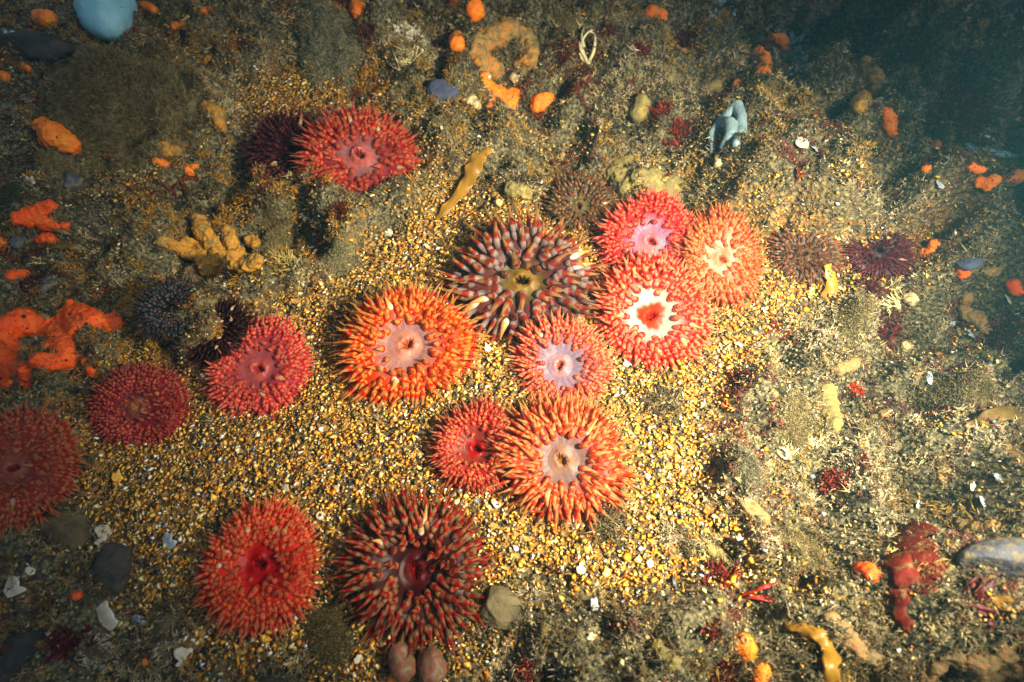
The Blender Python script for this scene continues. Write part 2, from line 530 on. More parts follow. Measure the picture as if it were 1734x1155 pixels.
def tent_mat(name, base, ring, band, tip, tip_alpha=0.45, band_at=0.42, var=0.03):
    base, ring, band, tip = warm(base), warm(ring), warm(band), warm(tip)
    if name == 'tentacle_skin' and band_at < 0.44:
        ring = tuple(0.85 * p + 0.15 * q for p, q in zip(ring, base)); k_ = 0.32 if band[0] > 180 else 0.15
        tip = tuple((1 - k_) * p + k_ * q for p, q in zip(tip, (244, 184, 160))); base = tuple(0.75 * p + 0.25 * q for p, q in zip(base, ring))
    m, nt, b = newmat(name)
    a = N(nt, 'ShaderNodeAttribute', attribute_name='t')
    rp = ramp(nt, [(0.0, lin(base)), (band_at - 0.13, lin(ring)), (band_at - 0.06, lin(band)), (band_at + 0.10, lin(band)), (band_at + 0.22, lin(tip)), (1.0, lin(tip))], a.outputs['Fac'])
    oi = N(nt, 'ShaderNodeObjectInfo')
    hs = N(nt, 'ShaderNodeHueSaturation')
    mr = N(nt, 'ShaderNodeMapRange'); mr.inputs['To Min'].default_value = 0.72; mr.inputs['To Max'].default_value = 1.25
    nt.links.new(oi.outputs['Random'], mr.inputs['Value']); nt.links.new(mr.outputs[0], hs.inputs['Value'])
    nt.links.new(rp.outputs[0], hs.inputs['Color'])
    tc = N(nt, 'ShaderNodeTexCoord')
    n = N(nt, 'ShaderNodeTexNoise'); n.inputs['Scale'].default_value = 700; n.inputs['Detail'].default_value = 3
    nt.links.new(tc.outputs['Object'], n.inputs['Vector'])
    mx = N(nt, 'ShaderNodeMix', data_type='RGBA', blend_type='MULTIPLY'); mx.inputs[0].default_value = 0.5
    r2 = ramp(nt, [(0.35, (0.6, 0.5, 0.5)), (0.6, (1, 1, 1))], n.outputs['Fac'])
    nt.links.new(hs.outputs[0], mx.inputs[6]); nt.links.new(r2.outputs[0], mx.inputs[7])
    nt.links.new(mx.outputs[2], b.inputs['Base Color'])
    ra = ramp(nt, [(0.0, (0.80,) * 3), (0.42, (0.68,) * 3), (0.70, (tip_alpha + 0.10,) * 3), (1.0, (tip_alpha,) * 3)], a.outputs['Fac'])
    nt.links.new(ra.outputs[0], b.inputs['Alpha'])
    tr_ = N(nt, 'ShaderNodeBsdfTranslucent'); nt.links.new(mx.outputs[2], tr_.inputs['Color'])
    ms = N(nt, 'ShaderNodeMixShader'); ms.inputs[0].default_value = 0.35
    nt.links.new(b.outputs[0], ms.inputs[1]); nt.links.new(tr_.outputs[0], ms.inputs[2])
    mo = [q for q in nt.nodes if q.type == 'OUTPUT_MATERIAL'][0]; nt.links.new(ms.outputs[0], mo.inputs['Surface'])
    b.inputs['Roughness'].default_value = 0.5
    b.inputs['Specular IOR Level'].default_value = 0.25
    b.inputs['Subsurface Weight'].default_value = 0.5
    b.inputs['Subsurface Radius'].default_value = (1.0, 0.35, 0.2)
    b.inputs['Subsurface Scale'].default_value = 0.004
    return m

def vcol_mat(name, rough=0.45, sss=0.3):
    m, nt, b = newmat(name)
    a = N(nt, 'ShaderNodeAttribute', attribute_name='Col')
    tc = N(nt, 'ShaderNodeTexCoord')
    n = N(nt, 'ShaderNodeTexNoise'); n.inputs['Scale'].default_value = 350; n.inputs['Detail'].default_value = 4
    nt.links.new(tc.outputs['Object'], n.inputs['Vector'])
    mx = N(nt, 'ShaderNodeMix', data_type='RGBA', blend_type='MULTIPLY'); mx.inputs[0].default_value = 0.35
    r2 = ramp(nt, [(0.35, (0.55, 0.45, 0.45)), (0.65, (1, 1, 1))], n.outputs['Fac'])
    nt.links.new(a.outputs['Color'], mx.inputs[6]); nt.links.new(r2.outputs[0], mx.inputs[7])
    nt.links.new(mx.outputs[2], b.inputs['Base Color'])
    bp = N(nt, 'ShaderNodeBump'); bp.inputs['Strength'].default_value = 0.3; bp.inputs['Distance'].default_value = 0.001
    nt.links.new(n.outputs['Fac'], bp.inputs['Height']); nt.links.new(bp.outputs[0], b.inputs['Normal'])
    b.inputs['Roughness'].default_value = rough
    b.inputs['Specular IOR Level'].default_value = 0.15
    b.inputs['Subsurface Weight'].default_value = sss
    b.inputs['Subsurface Radius'].default_value = (1.0, 0.25, 0.12)
    b.inputs['Subsurface Scale'].default_value = 0.004
    return m

SOFT_MAT = vcol_mat('soft_tissue')
RINGS = [(0.44, 11, 0.50, 1.15, 18), (0.52, 18, 0.52, 1.12, 28), (0.61, 27, 0.56, 1.0, 38), (0.71, 37, 0.60, 0.92, 48), (0.81, 46, 0.68, 0.85, 60), (0.90, 56, 0.80, 0.75, 74), (0.97, 62, 0.95, 0.66, 86), (1.0, 62, 1.05, 0.6, 100)]

WHITE_T = tent_mat('white_tentacle_skin', (250, 230, 200), (255, 250, 236), (244, 190, 160), (240, 170, 130), 0.5)  # pale colours carry bright gloss highlights as well as white tentacle bases

def anemone(px, py, rpx, label, pal, seed, tilt=(0, 0), tl=0.42, tr=0.068, disc=0.45, cup=0.0, count=1.0, hgt=0.52, spread=0.0,
            mouth=1.0, ir=0.26, squash=(1, 1), bulb=1.0, sink=0.0, tip_alpha=0.34, lipsw=1.0):
    """pal: disc, inner, lines, throat, base, ring, band, tip, column (sRGB)"""
    rs = np.random.default_rng(seed)
    tl *= 0.82; tr *= 0.74; count *= 1.12
    x, y, z = at(px, py, 0.03)
    Ro = rpx * mpp(x, y, z + 0.03)
    Rb = Ro / (1 + tl * 0.62)                 # crown radius without the tentacle fringe
    h = Rb * hgt
    x, y, z = at(px, py, h * 0.9)
    tx_ = 0.55 * math.atan2(y, CAM_H) + R(tilt[0]) * 0.35; ty_ = -0.35 * math.atan2(x, CAM_H) + R(tilt[1]) * 0.35
    root = empty('dahlia_anemone', (x, y, z - 0.002 - sink), (tx_, ty_, 0))
    root.scale = (squash[0], squash[1], 1)
    tag(root, label, 'sea anemone', 'dahlia anemones on the seabed')
    # profile of disc and column
    pr = np.array([0, .05, .10, .15, .22, .30, .45, .60, .75, .88, .97, 1.0, .98, .92, .88, .90])
    pz = np.array([.62, .66, .86, .90, .84, .82, .90, .97, 1.0, .94, .80, .62, .42, .20, .0, -.25])
    disc = disc * 1.0 + 0.02
    pz = pz - cup * np.exp(-(pr / 0.42) ** 2) * (pr < 0.7)
    lip = mouth
    pz[2:4] += 0.06 * (lip - 1)
    sw = rs.random() * 6.28

    def surf(rho_i, th):
        """profile position (parametric index) + angle -> point"""
        rr = np.interp(rho_i, np.arange(len(pr)), pr); zz = np.interp(rho_i, np.arange(len(pr)), pz)
        inner = np.clip(1 - rr / 0.5, 0, 1) * (rho_i < 8)
        cx = 0.05 * math.cos(sw) * inner; cy = 0.05 * math.sin(sw) * inner
        wob = lipsw * (0.05 * np.sin(3 * th + sw + 5 * rr) + 0.04 * np.sin(2 * th - sw)) * inner * (rr > 0.02)
        flute = 0.012 * np.sin(th * 16 + 2 * np.sin(th * 3 + sw)) * ss(0.25, 0.5, rr) * (rho_i < 9)
        edge = 1 + (0.06 * np.sin(2 * th + sw) + 0.035 * np.sin(3 * th + 2 * sw) + 0.02 * np.sin(5 * th - sw)) * ss(0.35, 0.7, rr)
        slit = np.exp(-(rr / 0.16) ** 2) * inner
        puck = 1 + 0.16 * np.sin(9 * th + sw) * slit
        lx = rr * np.cos(th + sw) * (1 - 0.5 * slit) * puck; ly = rr * np.sin(th + sw) * (1 + 0.35 * slit) * puck
        ex = lx * math.cos(sw) + ly * math.sin(sw); ey = -lx * math.sin(sw) + ly * math.cos(sw)
        zz = zz + 0.10 * np.sin(th + 2 * sw) * (rr > 0.3) * np.minimum(1, rr) + 0.07 * np.sin(3 * th + sw) * ss(0.45, 0.8, rr) * (rho_i < 11.5)
        return np.stack([(ex * edge + cx) * Rb, (ey * edge + cy) * Rb, (zz + wob + flute) * h], -1), rr

    def shell(i0, i1, nr, ns, colf, name, close=False):
        ri = np.linspace(i0, i1, nr); th = np.arange(ns) / ns * 2 * np.pi
        A, B = np.meshgrid(ri, th, indexing='ij')
        P, rr = surf(A, B)
        ix = (np.arange(nr - 1)[:, None] * ns + np.arange(ns)[None]); jx = (np.arange(nr - 1)[:, None] * ns + (np.arange(ns)[None] + 1) % ns)
        F = np.stack([ix, jx, jx + ns, ix + ns], -1).reshape(-1, 4)
        me = mesh_np(name, P.reshape(-1, 3), F4=F[:, ::-1])
        cattr(me, 'Col', colf(rr.ravel(), B.ravel(), A.ravel()))
        return link(name, me, SOFT_MAT, root)

    D, I, Ln, Th, Cc = [np.array(lin(pal[k])) * 0.5 for k in ('disc', 'inner', 'lines', 'throat', 'column')]
    D = D * 0.80; Bs = np.array(lin(pal['base'])) * 0.8

    def mixc(a, b, f): return a * (1 - f[:, None]) + b * f[:, None]

    def cdisc(rr, th, ri):
        c = mixc(I[None] * np.ones((len(rr), 1)), D[None], ss(ir - 0.06, ir + 0.05, rr + 0.03 * np.sin(th * 3 + seed) + 0.015 * np.sin(th * 11)))
        k = 11
        near = np.abs(((th / (2 * np.pi) * k * 2 + 0.5 * np.sin(th * 2 + seed)) % 1) - 0.5) * 2
        st = (1 - ss(0.0, 0.30, near)) * ss(disc * 0.62, disc * 1.0, rr)
        c = mixc(c, Ln[None], st * 0.5)
        st2 = (0.5 + 0.5 * np.sin(th * 48)) * ss(0.1, 0.3, rr) * 0.30
        c = c * (1 - st2[:, None])
        c = mixc(c, Ln[None] * 0.75 + Bs[None] * 0.25, ss(disc * 0.85, disc * 1.6, rr))
        return c
    def cmouth(rr, th, ri):
        c = mixc(Th[None] * np.ones((len(rr), 1)), I[None], ss(0.055, 0.14, rr + 0.02 * np.sin(th * 9)))
        return c
    def ccol(rr, th, ri):
        n = 0.5 + 0.5 * np.sin(th * 23 + ri * 3) * np.sin(ri * 9 + th * 5)
        return mixc(Cc[None] * np.ones((len(rr), 1)), Bs[None], n * 0.4)
    shell(0, 3, 9, 64, cmouth, 'mouth')
    shell(3, 9.0, 26, 176, cdisc, 'oral_disc')
    shell(9.0, 15, 14, 72, ccol, 'column')
    tm = tent_mat('tentacle_skin', pal['base'], pal['ring'], pal['band'], pal['tip'], tip_alpha, pal.get('at', 0.42))
    L0 = Rb * tl; r0 = Rb * tr
    variants = []
    for v in range(9):
        bend = rs.normal(0.5, 0.85) + spread
        V, F3, F4, T = tentacle_mesh('tentacle', L0, r0, bend, seed * 31 + v, bulb, rs.normal(0, 1.1))
        me = mesh_np('tentacle', V, F3, F4); fattr(me, 't', T); me.materials.append(tm)
        variants.append((me, V, F3, F4, T))
    made = 0
    fv, ff3, ff4, ft = [], [], [], []; off = 0
    for k, (rho, cnt, ls, rsz, phi) in enumerate(RINGS):
        rho = disc + (rho - 0.47) * (1 - disc) / 0.53 + 0.02
        c = max(6, int(cnt * count)); o = rs.random() * 6.28
        for i in range(c):
            th = o + (i + rs.normal(0, 0.20)) / c * 2 * math.pi
            rj = min(1.0, rho + rs.normal(0, 0.035 if k < 3 else 0.025))
            ri = np.interp(rj, pr[:12], np.arange(12)) if k < 6 else 11 + rs.random() * 0.9
            P, _ = surf(np.array([ri]), np.array([th])); P = P[0]
            pol = R(phi + rs.normal(0, 14) + spread * 15)
            az = th + rs.normal(0, 0.24)
            # local frame: z = direction, x = outward-and-down so that the bend curls outward
            d = Vector((math.sin(pol) * math.cos(az), math.sin(pol) * math.sin(az), math.cos(pol)))
            xo = Vector((math.cos(pol) * math.cos(az), math.cos(pol) * math.sin(az), -math.sin(pol)))
            if phi > 60 and rs.random() < 0.6: xo = -xo        # outer ones curl up
            yo = d.cross(xo)
            M = Matrix((xo, yo, d)).transposed()
            s = ls * (0.72 + 0.6 * rs.random()); w = rsz * (0.85 + 0.3 * rs.random())
            me, V, F3, F4, T = variants[rs.integers(0, 9)]
            P = P - np.array(d) * r0 * 0.35
            if made < 99:
                ob = bpy.data.objects.new('tentacle', me); COL.objects.link(ob); ob.parent = root
                if k > 1 and rs.random() < 0.045:
                    ob.data = me.copy(); ob.data.materials[0] = WHITE_T; ob['label'] = 'white tentacle with glossy highlights put into its colour'
                ob.matrix_local = Matrix.Translation(Vector(P)) @ M.to_4x4() @ Matrix.Diagonal((w, w, s, 1))
                made += 1
            else:
                A = np.array(M) @ np.diag([w, w, s])
                fv.append(V @ A.T + P); ff3.append(F3 + off); ff4.append(F4 + off); ft.append(T); off += len(V)
    if fv:
        me = mesh_np('outer_tentacles', np.concatenate(fv), np.concatenate(ff3), np.concatenate(ff4)); fattr(me, 't', np.concatenate(ft))
        tag(link('outer_tentacles', me, tm, root), kind='stuff')
    return root

def pal(disc, inner, lines, throat, base, ring, band, tip, column, at=0.36):
    return dict(disc=disc, inner=inner, lines=lines, throat=throat, base=base, ring=ring, band=band, tip=tip, column=column, at=at)

A = anemone
A(683, 572, 118, 'orange dahlia anemone with a pale pink disc, between the pink and the brown one',
  pal((222, 160, 150), (232, 150, 124), (214, 40, 12), (206, 84, 40), (232, 92, 20), (252, 186, 86), (236, 44, 6), (226, 150, 60), (210, 60, 16)), 11, (0, 3), tl=0.46, disc=0.44)
A(885, 462, 132, 'large maroon anemone with long grey and rust banded tentacles around an olive yellow disc',
  pal((120, 106, 52), (150, 112, 40), (96, 14, 10), (20, 14, 10), (88, 70, 66), (160, 142, 136), (150, 48, 18), (180, 128, 104), (60, 12, 10), at=0.46), 12, (2, 0),
  tl=0.66, tr=0.088, disc=0.30, count=0.58, spread=0.1, bulb=1.0)
A(1104, 394, 92, 'crimson anemone with a lilac disc standing behind the white-ringed red anemone',
  pal((206, 142, 178), (226, 140, 150), (196, 16, 34), (196, 60, 50), (220, 30, 40), (240, 130, 120), (214, 12, 22), (226, 96, 92), (190, 14, 22)), 13, (-6, 0), tl=0.38, disc=0.42, mouth=1.4)
A(1224, 424, 90, 'salmon orange anemone with a cream white disc, right of the crimson ones',
  pal((250, 206, 176), (236, 160, 120), (240, 130, 90), (206, 104, 62), (238, 116, 84), (250, 180, 140), (232, 84, 44), (240, 150, 106), (220, 90, 50)), 14, (-4, 12), squash=(0.9, 1.06), tl=0.42, disc=0.36, count=0.95)
A(1108, 516, 108, 'red anemone with a white ring around its scarlet mouth, overlapping two others',
  pal((255, 250, 225), (250, 64, 20), (240, 40, 40), (206, 22, 12), (232, 56, 56), (250, 168, 150), (222, 24, 26), (240, 140, 116), (206, 24, 26)), 15, (4, 0), tl=0.44, disc=0.44, cup=0.12, ir=0.28)
A(952, 606, 90, 'pinkish anemone with a lilac grey disc below the large maroon one',
  pal((186, 158, 178), (206, 150, 150), (156, 66, 84), (196, 80, 40), (204, 84, 82), (236, 160, 150), (214, 60, 46), (224, 130, 110), (170, 50, 50)), 16, (2, 0), tl=0.42, disc=0.48)
A(806, 748, 84, 'red anemone with a dark red mouth half hidden by the big salmon anemone',
  pal((170, 66, 52), (176, 18, 12), (150, 16, 16), (120, 6, 6), (206, 60, 50), (238, 136, 120), (208, 34, 26), (226, 128, 96), (170, 24, 20)), 17, (2, -12), tl=0.40, disc=0.42, cup=0.35)
A(955, 770, 122, 'big salmon orange anemone with grey disc and long pale tips, lowest of the cluster',
  pal((170, 136, 128), (176, 130, 104), (170, 50, 50), (150, 96, 40), (222, 96, 72), (244, 160, 128), (226, 64, 34), (234, 166, 104), (196, 50, 34)), 18, (4, 2), tl=0.66, tr=0.062, disc=0.42, spread=0.1)
A(700, 958, 132, 'dark crimson anemone with grey white banded tentacles near the bottom edge',
  pal((70, 10, 12), (96, 6, 8), (50, 4, 6), (130, 8, 10), (92, 40, 34), (176, 126, 108), (180, 14, 16), (196, 112, 98), (84, 8, 10), at=0.5), 19, (6, 6),
  tl=0.58, tr=0.068, disc=0.34, cup=0.45, count=0.8, squash=(0.95, 1.08))
A(434, 952, 108, 'bright red orange anemone with a glossy scarlet centre, lower left on the gravel',
  pal((255, 10, 0), (200, 0, 0), (255, 40, 10), (120, 0, 0), (218, 74, 46), (240, 150, 106), (206, 30, 16), (224, 110, 74), (180, 26, 16)), 20, (4, -12), squash=(0.93, 1.1), tl=0.38, disc=0.36, cup=0.25, tr=0.075)
A(434, 612, 94, 'pink red anemone with rosy disc and dark shadow behind, left of the orange one',
  pal((206, 96, 100), (216, 96, 86), (170, 40, 60), (160, 40, 34), (220, 66, 74), (242, 150, 146), (206, 36, 44), (226, 110, 108), (170, 26, 34)), 21, (-8, -10), tl=0.36, disc=0.42)
A(228, 680, 82, 'deep pink anemone with pale fringe beside the orange sponge at left',
  pal((150, 70, 78), (176, 96, 70), (110, 16, 26), (206, 140, 70), (196, 50, 62), (236, 150, 150), (172, 16, 30), (220, 110, 112), (140, 16, 26)), 22, (4, -10), tl=0.40, disc=0.32)
A(32, 790, 100, 'faded orange pink anemone cut off by the left edge',
  pal((206, 120, 96), (206, 110, 86), (180, 50, 36), (150, 40, 30), (204, 96, 72), (226, 160, 140), (196, 50, 30), (206, 120, 90), (150, 40, 24)), 23, (0, -5), sink=-0.012, tl=0.44, disc=0.34)
A(606, 252, 104, 'red anemone with a pale pink central cone, alone at upper left of centre',
  pal((206, 130, 132), (232, 120, 112), (130, 30, 60), (160, 60, 50), (206, 56, 46), (226, 150, 126), (196, 30, 22), (206, 90, 72), (150, 24, 22)), 24, (-10, 6), tl=0.44, disc=0.38, mouth=2.6, cup=-0.15)
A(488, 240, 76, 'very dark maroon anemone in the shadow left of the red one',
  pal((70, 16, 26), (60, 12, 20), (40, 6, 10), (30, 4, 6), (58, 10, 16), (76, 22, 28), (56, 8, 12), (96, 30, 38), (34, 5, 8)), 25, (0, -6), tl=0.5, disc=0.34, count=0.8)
A(984, 338, 66, 'small olive anemone with rust banded tentacles behind the large maroon one',
  pal((110, 100, 60), (120, 100, 60), (90, 40, 20), (60, 30, 12), (84, 78, 50), (150, 140, 100), (140, 60, 18), (120, 104, 72), (70, 40, 20), at=0.5), 26, (-8, 0), tl=0.5, disc=0.32, count=0.8)
A(1368, 418, 66, 'tawny brown anemone with many whitish grey tentacles, right of the salmon one',
  pal((110, 84, 56), (120, 84, 50), (90, 40, 26), (60, 26, 16), (92, 78, 60), (140, 126, 100), (150, 70, 28), (120, 100, 78), (96, 50, 26), at=0.5), 27, (-4, 2), tl=0.5, disc=0.26, count=0.85)
A(1494, 412, 66, 'small purplish maroon anemone at the right end of the gravel patch',
  pal((70, 26, 36), (60, 24, 34), (50, 12, 20), (30, 8, 12), (96, 34, 46), (110, 50, 62), (90, 20, 32), (116, 46, 50), (66, 16, 24)), 28, (-4, 2), tl=0.5, tr=0.05, disc=0.28)
A(1612, 180, 70, 'faded brownish red anemone in the blue gloom at upper right',
  pal((110, 50, 50), (96, 40, 40), (80, 26, 26), (50, 16, 16), (120, 50, 46), (136, 70, 66), (120, 36, 32), (130, 70, 64), (80, 26, 26)), 29, (-6, 4), tl=0.6, disc=0.26, count=0.8)
A(286, 512, 62, 'dark greenish grey anemone under the yellow finger sponge',
  pal((50, 50, 44), (50, 46, 40), (26, 20, 18), (16, 12, 10), (66, 72, 70), (120, 130, 130), (90, 40, 24), (96, 104, 102), (30, 24, 20), at=0.5), 30, (0, -4), tl=0.56, disc=0.28, count=0.8)
A(346, 534, 66, 'blackish anemone, coloured to stand in for the shadow behind the pink red one',
  pal((36, 10, 12), (30, 8, 10), (24, 4, 6), (16, 4, 4), (30, 8, 9), (40, 12, 12), (44, 9, 9), (66, 24, 22), (20, 4, 5)), 31, (-14, -14), sink=0.022, tl=0.46, disc=0.3, count=0.75)  # near-black palette paints in the shadow cast behind the pink red anemone


# ------------------------------------------------------------------ sponges, soft corals, sea squirts: lumpy bodies
M_OR = lump_mat('orange_sponge', (250, 112, 4), (255, 146, 26), 0.6, 70, 0.5, 900, 0.3, spots=(150, 34, 0), spot_scale=190, silt=0.12)
M_RO = lump_mat('red_orange_sponge', (250, 76, 2), (255, 112, 10), 0.6, 60, 0.5, 800, 0.3, spots=(150, 20, 0), spot_scale=180, silt=0.12)
M_DO = lump_mat('dark_pore', (70, 8, 0), (110, 16, 0), 0.8)
M_YE = lump_mat('yellow_sponge', (176, 118, 26), (206, 146, 40), 0.6, 60, 0.6, 900, 0.2, spots=(140, 96, 30), spot_scale=200, silt=0.5)
M_OL = lump_mat('olive_sponge', (132, 124, 60), (186, 160, 66), 0.75, 50, 0.8, 700, 0.1, spots=(110, 100, 50), spot_scale=260, silt=0.9)
M_OY = lump_mat('orange_yellow_sponge', (206, 128, 40), (150, 130, 70), 0.7, 35, 0.8, 700, 0.1, spots=(150, 96, 30), spot_scale=260, silt=0.6)
M_CR = lump_mat('cream_sponge', (206, 186, 130), (230, 206, 150), 0.65, 70, 0.6, 800, 0.2, silt=0.6)
M_PO = lump_mat('pale_orange_sponge', (206, 120, 44), (196, 150, 84), 0.6, 60, 0.7, 700, 0.2, silt=1.1)
M_BL = lump_mat('blue_grey_sponge', (104, 128, 134), (134, 158, 160), 0.65, 50, 0.5, 900, 0.1, spots=(84, 104, 112), spot_scale=420, silt=0.15)
M_PB = lump_mat('pale_blue_flesh', (120, 176, 186), (160, 206, 206), 0.5, 30, 0.4, 200, 0.3, silt=0.1)
M_SL = lump_mat('slate_stone', (52, 58, 76), (78, 84, 104), 0.7, 60, 0.7, 500)
M_GS = lump_mat('grey_stone', (58, 60, 70), (84, 86, 94), 0.75, 40, 0.8, 300, silt=0.45)
M_DS = lump_mat('dark_stone', (34, 32, 26), (72, 66, 48), 0.7, 50, 0.8, 160, bd=0.003)
M_BS = lump_mat('silty_stone', (62, 54, 34), (116, 102, 66), 0.8, 50, 0.8, 160, bd=0.003)
M_WH = lump_mat('white_shell', (176, 160, 122), (222, 212, 186), 0.4, 120, 0.4, 500)
M_BW = lump_mat('bluish_white_shell', (130, 146, 152), (188, 200, 204), 0.4, 120, 0.4, 500)
M_GR = lump_mat('grey_shell', (110, 120, 132), (176, 182, 186), 0.4, 120, 0.4, 500)
M_YS = lump_mat('yellow_shell', (220, 160, 50), (240, 196, 90), 0.4, 120, 0.4, 500)
M_PK = lump_mat('pink_squirt', (116, 62, 48), (150, 96, 74), 0.45, 60, 0.6, 300, 0.4, alpha=0.85, silt=0.6)
M_RA = lump_mat('red_seaweed', (74, 14, 8), (112, 34, 18), 0.75, 90, 0.6, 300, 0.0, alpha=0.9, spec=0.15, silt=0.35)
M_RD = lump_mat('dark_red_seaweed', (58, 12, 12), (96, 26, 22), 0.5, 60, 0.5, 300)
M_RB = lump_mat('bright_red_seaweed', (140, 24, 10), (180, 44, 16), 0.5, 60, 0.5, 300)
M_KE = lump_mat('kelp', (120, 84, 20), (166, 122, 36), 0.4, 40, 0.4, 200, 0.2, alpha=0.95)
M_KB = lump_mat('brown_kelp', (84, 66, 26), (120, 96, 40), 0.4, 40, 0.4, 200, 0.2, alpha=0.95)
M_HY = lump_mat('pale_hydroid', (206, 190, 130), (230, 216, 166), 0.7, 90, 0.3, 500)
M_FB = lump_mat('silt_core', (92, 84, 52), (130, 118, 76), 0.9, 120, 1.0, 500, bd=0.003)

def blob(name, label, cat, chains, mat, group=None, flat_=0.05, amp=0.2, wob=None, dz=0.0, fine=0.36, pores=None, parent=None):
    """chains of (px, py, r_px[, extra height in r]) swept into one lumpy body that sits on the seabed"""
    if mat is M_PO: flat_ = min(flat_, -0.3)
    if mat in (M_PO, M_OL, M_OY, M_YE): amp = max(amp, 0.3)
    ax, ay, ar = chains[0][len(chains[0]) // 2][:3]
    ox, oy, oz = at(ax, ay)
    bm = bmesh.new(); rmin = 1e9; rmax = 0
    for ch in chains:
        pts = []
        for c in ch:
            x, y, z = at(c[0], c[1], dz)
            r = c[2] * 1.2 * mpp(x, y, z)
            zz = z + dz + r * flat_ + (c[3] if len(c) > 3 else 0) * r
            pts.append((np.array([x, y, zz]), r)); SKIRT.append((x, y, z, r)); rmin = min(rmin, r); rmax = max(rmax, r)
        full = [pts[0]]
        for (p, r), (q, s) in zip(pts, pts[1:]):
            n = max(1, int(np.linalg.norm(q - p) / (0.45 * min(r, s))))
            for k in range(1, n + 1):
                f = k / n; full.append((p * (1 - f) + q * f, r * (1 - f) + s * f))
        for p, r in full:
            bmesh.ops.create_icosphere(bm, subdivisions=2, radius=r, matrix=Matrix.Translation(Vector(p) - Vector((ox, oy, oz))))
    me = bpy.data.meshes.new(name); bm.to_mesh(me); bm.free()
    for p in me.polygons: p.use_smooth = True
    o = link(name, me, mat, parent, loc=(ox, oy, oz))
    rm = o.modifiers.new('r', 'REMESH'); rm.mode = 'VOXEL'; rm.voxel_size = max(rmin / 5, rmax / 14, 0.0007); rm.use_smooth_shade = True
    sm = o.modifiers.new('s', 'SMOOTH'); sm.iterations = 3
    tx = bpy.data.textures.new(name, 'CLOUDS'); tx.noise_scale = wob or rmax * 1.3; tx.noise_depth = 2
    dm = o.modifiers.new('d', 'DISPLACE'); dm.texture = tx; dm.strength = rmax * amp * 3; dm.texture_coords = 'LOCAL'; dm.mid_level = 0.5
    t2 = bpy.data.textures.new(name, 'CLOUDS'); t2.noise_scale = rmax * 0.35; t2.noise_depth = 3
    d2 = o.modifiers.new('e', 'DISPLACE'); d2.texture = t2; d2.strength = rmax * fine; d2.texture_coords = 'LOCAL'; d2.mid_level = 0.5
    if label: tag(o, label, cat, group)
    for q in pores or []:
        x, y, z = at(q[0], q[1]); r = q[2] * mpp(x, y, z)
        dg = bpy.context.evaluated_depsgraph_get(); dg.update()
        oe = o.evaluated_get(dg)
        org = Vector((x, y, z)) - Vector(C0); lo = Vector(C0) - Vector((ox, oy, oz))
        hit, loc, nor, _ = oe.ray_cast(lo, org.normalized())
        if not hit: continue
        b2 = bmesh.new()
        bmesh.ops.create_uvsphere(b2, u_segments=12, v_segments=6, radius=r)
        pm = bpy.data.meshes.new('osculum'); b2.to_mesh(pm); b2.free()
        po = link('osculum', pm, M_DO, o, loc=loc)
        po.rotation_euler = nor.to_track_quat('Z', 'Y').to_euler(); po.scale = (1, 1, 0.35)
    return o

OS = 'orange sponge lumps'
def orange(label, chains, mat=None, **k): return blob('orange_sponge', label, 'sponge', chains, mat or M_OR, OS, **k)

orange('rounded orange sponge lump in the dark top left corner, left of the pale blue squirt', [[(66, 30, 10), (84, 34, 12)]])
orange('small orange sponge dab just right of the pale blue squirt', [[(248, 10, 7), (262, 17, 7)]])
orange('small orange sponge lump between the squirt and the tiniest top dab', [[(296, 44, 6), (312, 41, 6)]])
orange('tiny orange sponge dab near the top edge at left', [[(345, 21, 6), (354, 17, 5)]])
orange('orange sponge lump at the top edge above the silty knolls', [[(606, 2, 12), (610, 20, 14)]])
orange('round orange sponge ball at the top edge, left one of the touching pair', [[(775, 11, 14)]])
orange('round orange sponge ball at the top edge, right one of the touching pair', [[(804, 19, 15)]])
orange('egg shaped orange sponge ball left of the ring of olive sponge', [[(776, 66, 11), (775, 76, 12)]])
orange('orange sponge dome near the top edge above the dark red seaweed', [[(1105, 26, 13), (1118, 28, 11)]])
orange('branching orange sponge with a white cup on its upper arm', [[(820, 138, 10), (836, 158, 11), (858, 172, 17), (874, 168, 14)], [(858, 172, 17), (862, 184, 10)], [(828, 184, 7), (832, 176, 6)]],
       pores=[(868, 164, 1.6), (852, 172, 1.4), (846, 150, 1.4)])
orange('round orange sponge ball right of the branching orange sponge', [[(912, 176, 14), (922, 174, 15)]])
orange('orange sponge knob beside the white crust at upper right', [[(1308, 62, 6), (1320, 74, 12)]])
orange('knobbly orange sponge column left of the white crust', [[(1284, 90, 10), (1294, 108, 11), (1292, 126, 10), (1284, 130, 7)]])
orange('pea sized orange sponge ball above the blue grey loops', [[(1248, 144, 8)]])
orange('upright orange sponge finger below the mustard sponge at upper right', [[(1500, 192, 8), (1507, 208, 11), (1512, 224, 9)]])
orange('small orange sponge cube shaped dab under the faded reddish anemone', [[(1584, 246, 8), (1588, 250, 7)]])
orange('faint orange sponge spot left of the pale blue shell', [[(1570, 288, 8)]])
orange('flat orange sponge streak just below the pale blue shell', [[(1645, 282, 7), (1660, 288, 7)]])
orange('orange sponge patch touching the grey rubble under the blue shell', [[(1660, 308, 9), (1672, 312, 10), (1684, 306, 9)]])
orange('long orange sponge strip reaching the right edge', [[(1700, 306, 8), (1724, 300, 10), (1740, 298, 9)]])
orange('large orange sponge wedge at the left, beside the fuzzy brown mound', [[(76, 216, 14), (92, 232, 19), (114, 246, 16)], [(84, 236, 16), (120, 256, 10)]], pores=[(96, 232, 2)])
orange('small orange sponge at left under the white barnacles', [[(40, 116, 8), (48, 120, 7)]])
orange('orange sponge nub on the left edge beside a white chip', [[(8, 130, 8)]])
orange('orange sponge left of the red weed at the foot of the brown mound', [[(268, 276, 8), (284, 284, 9)]])
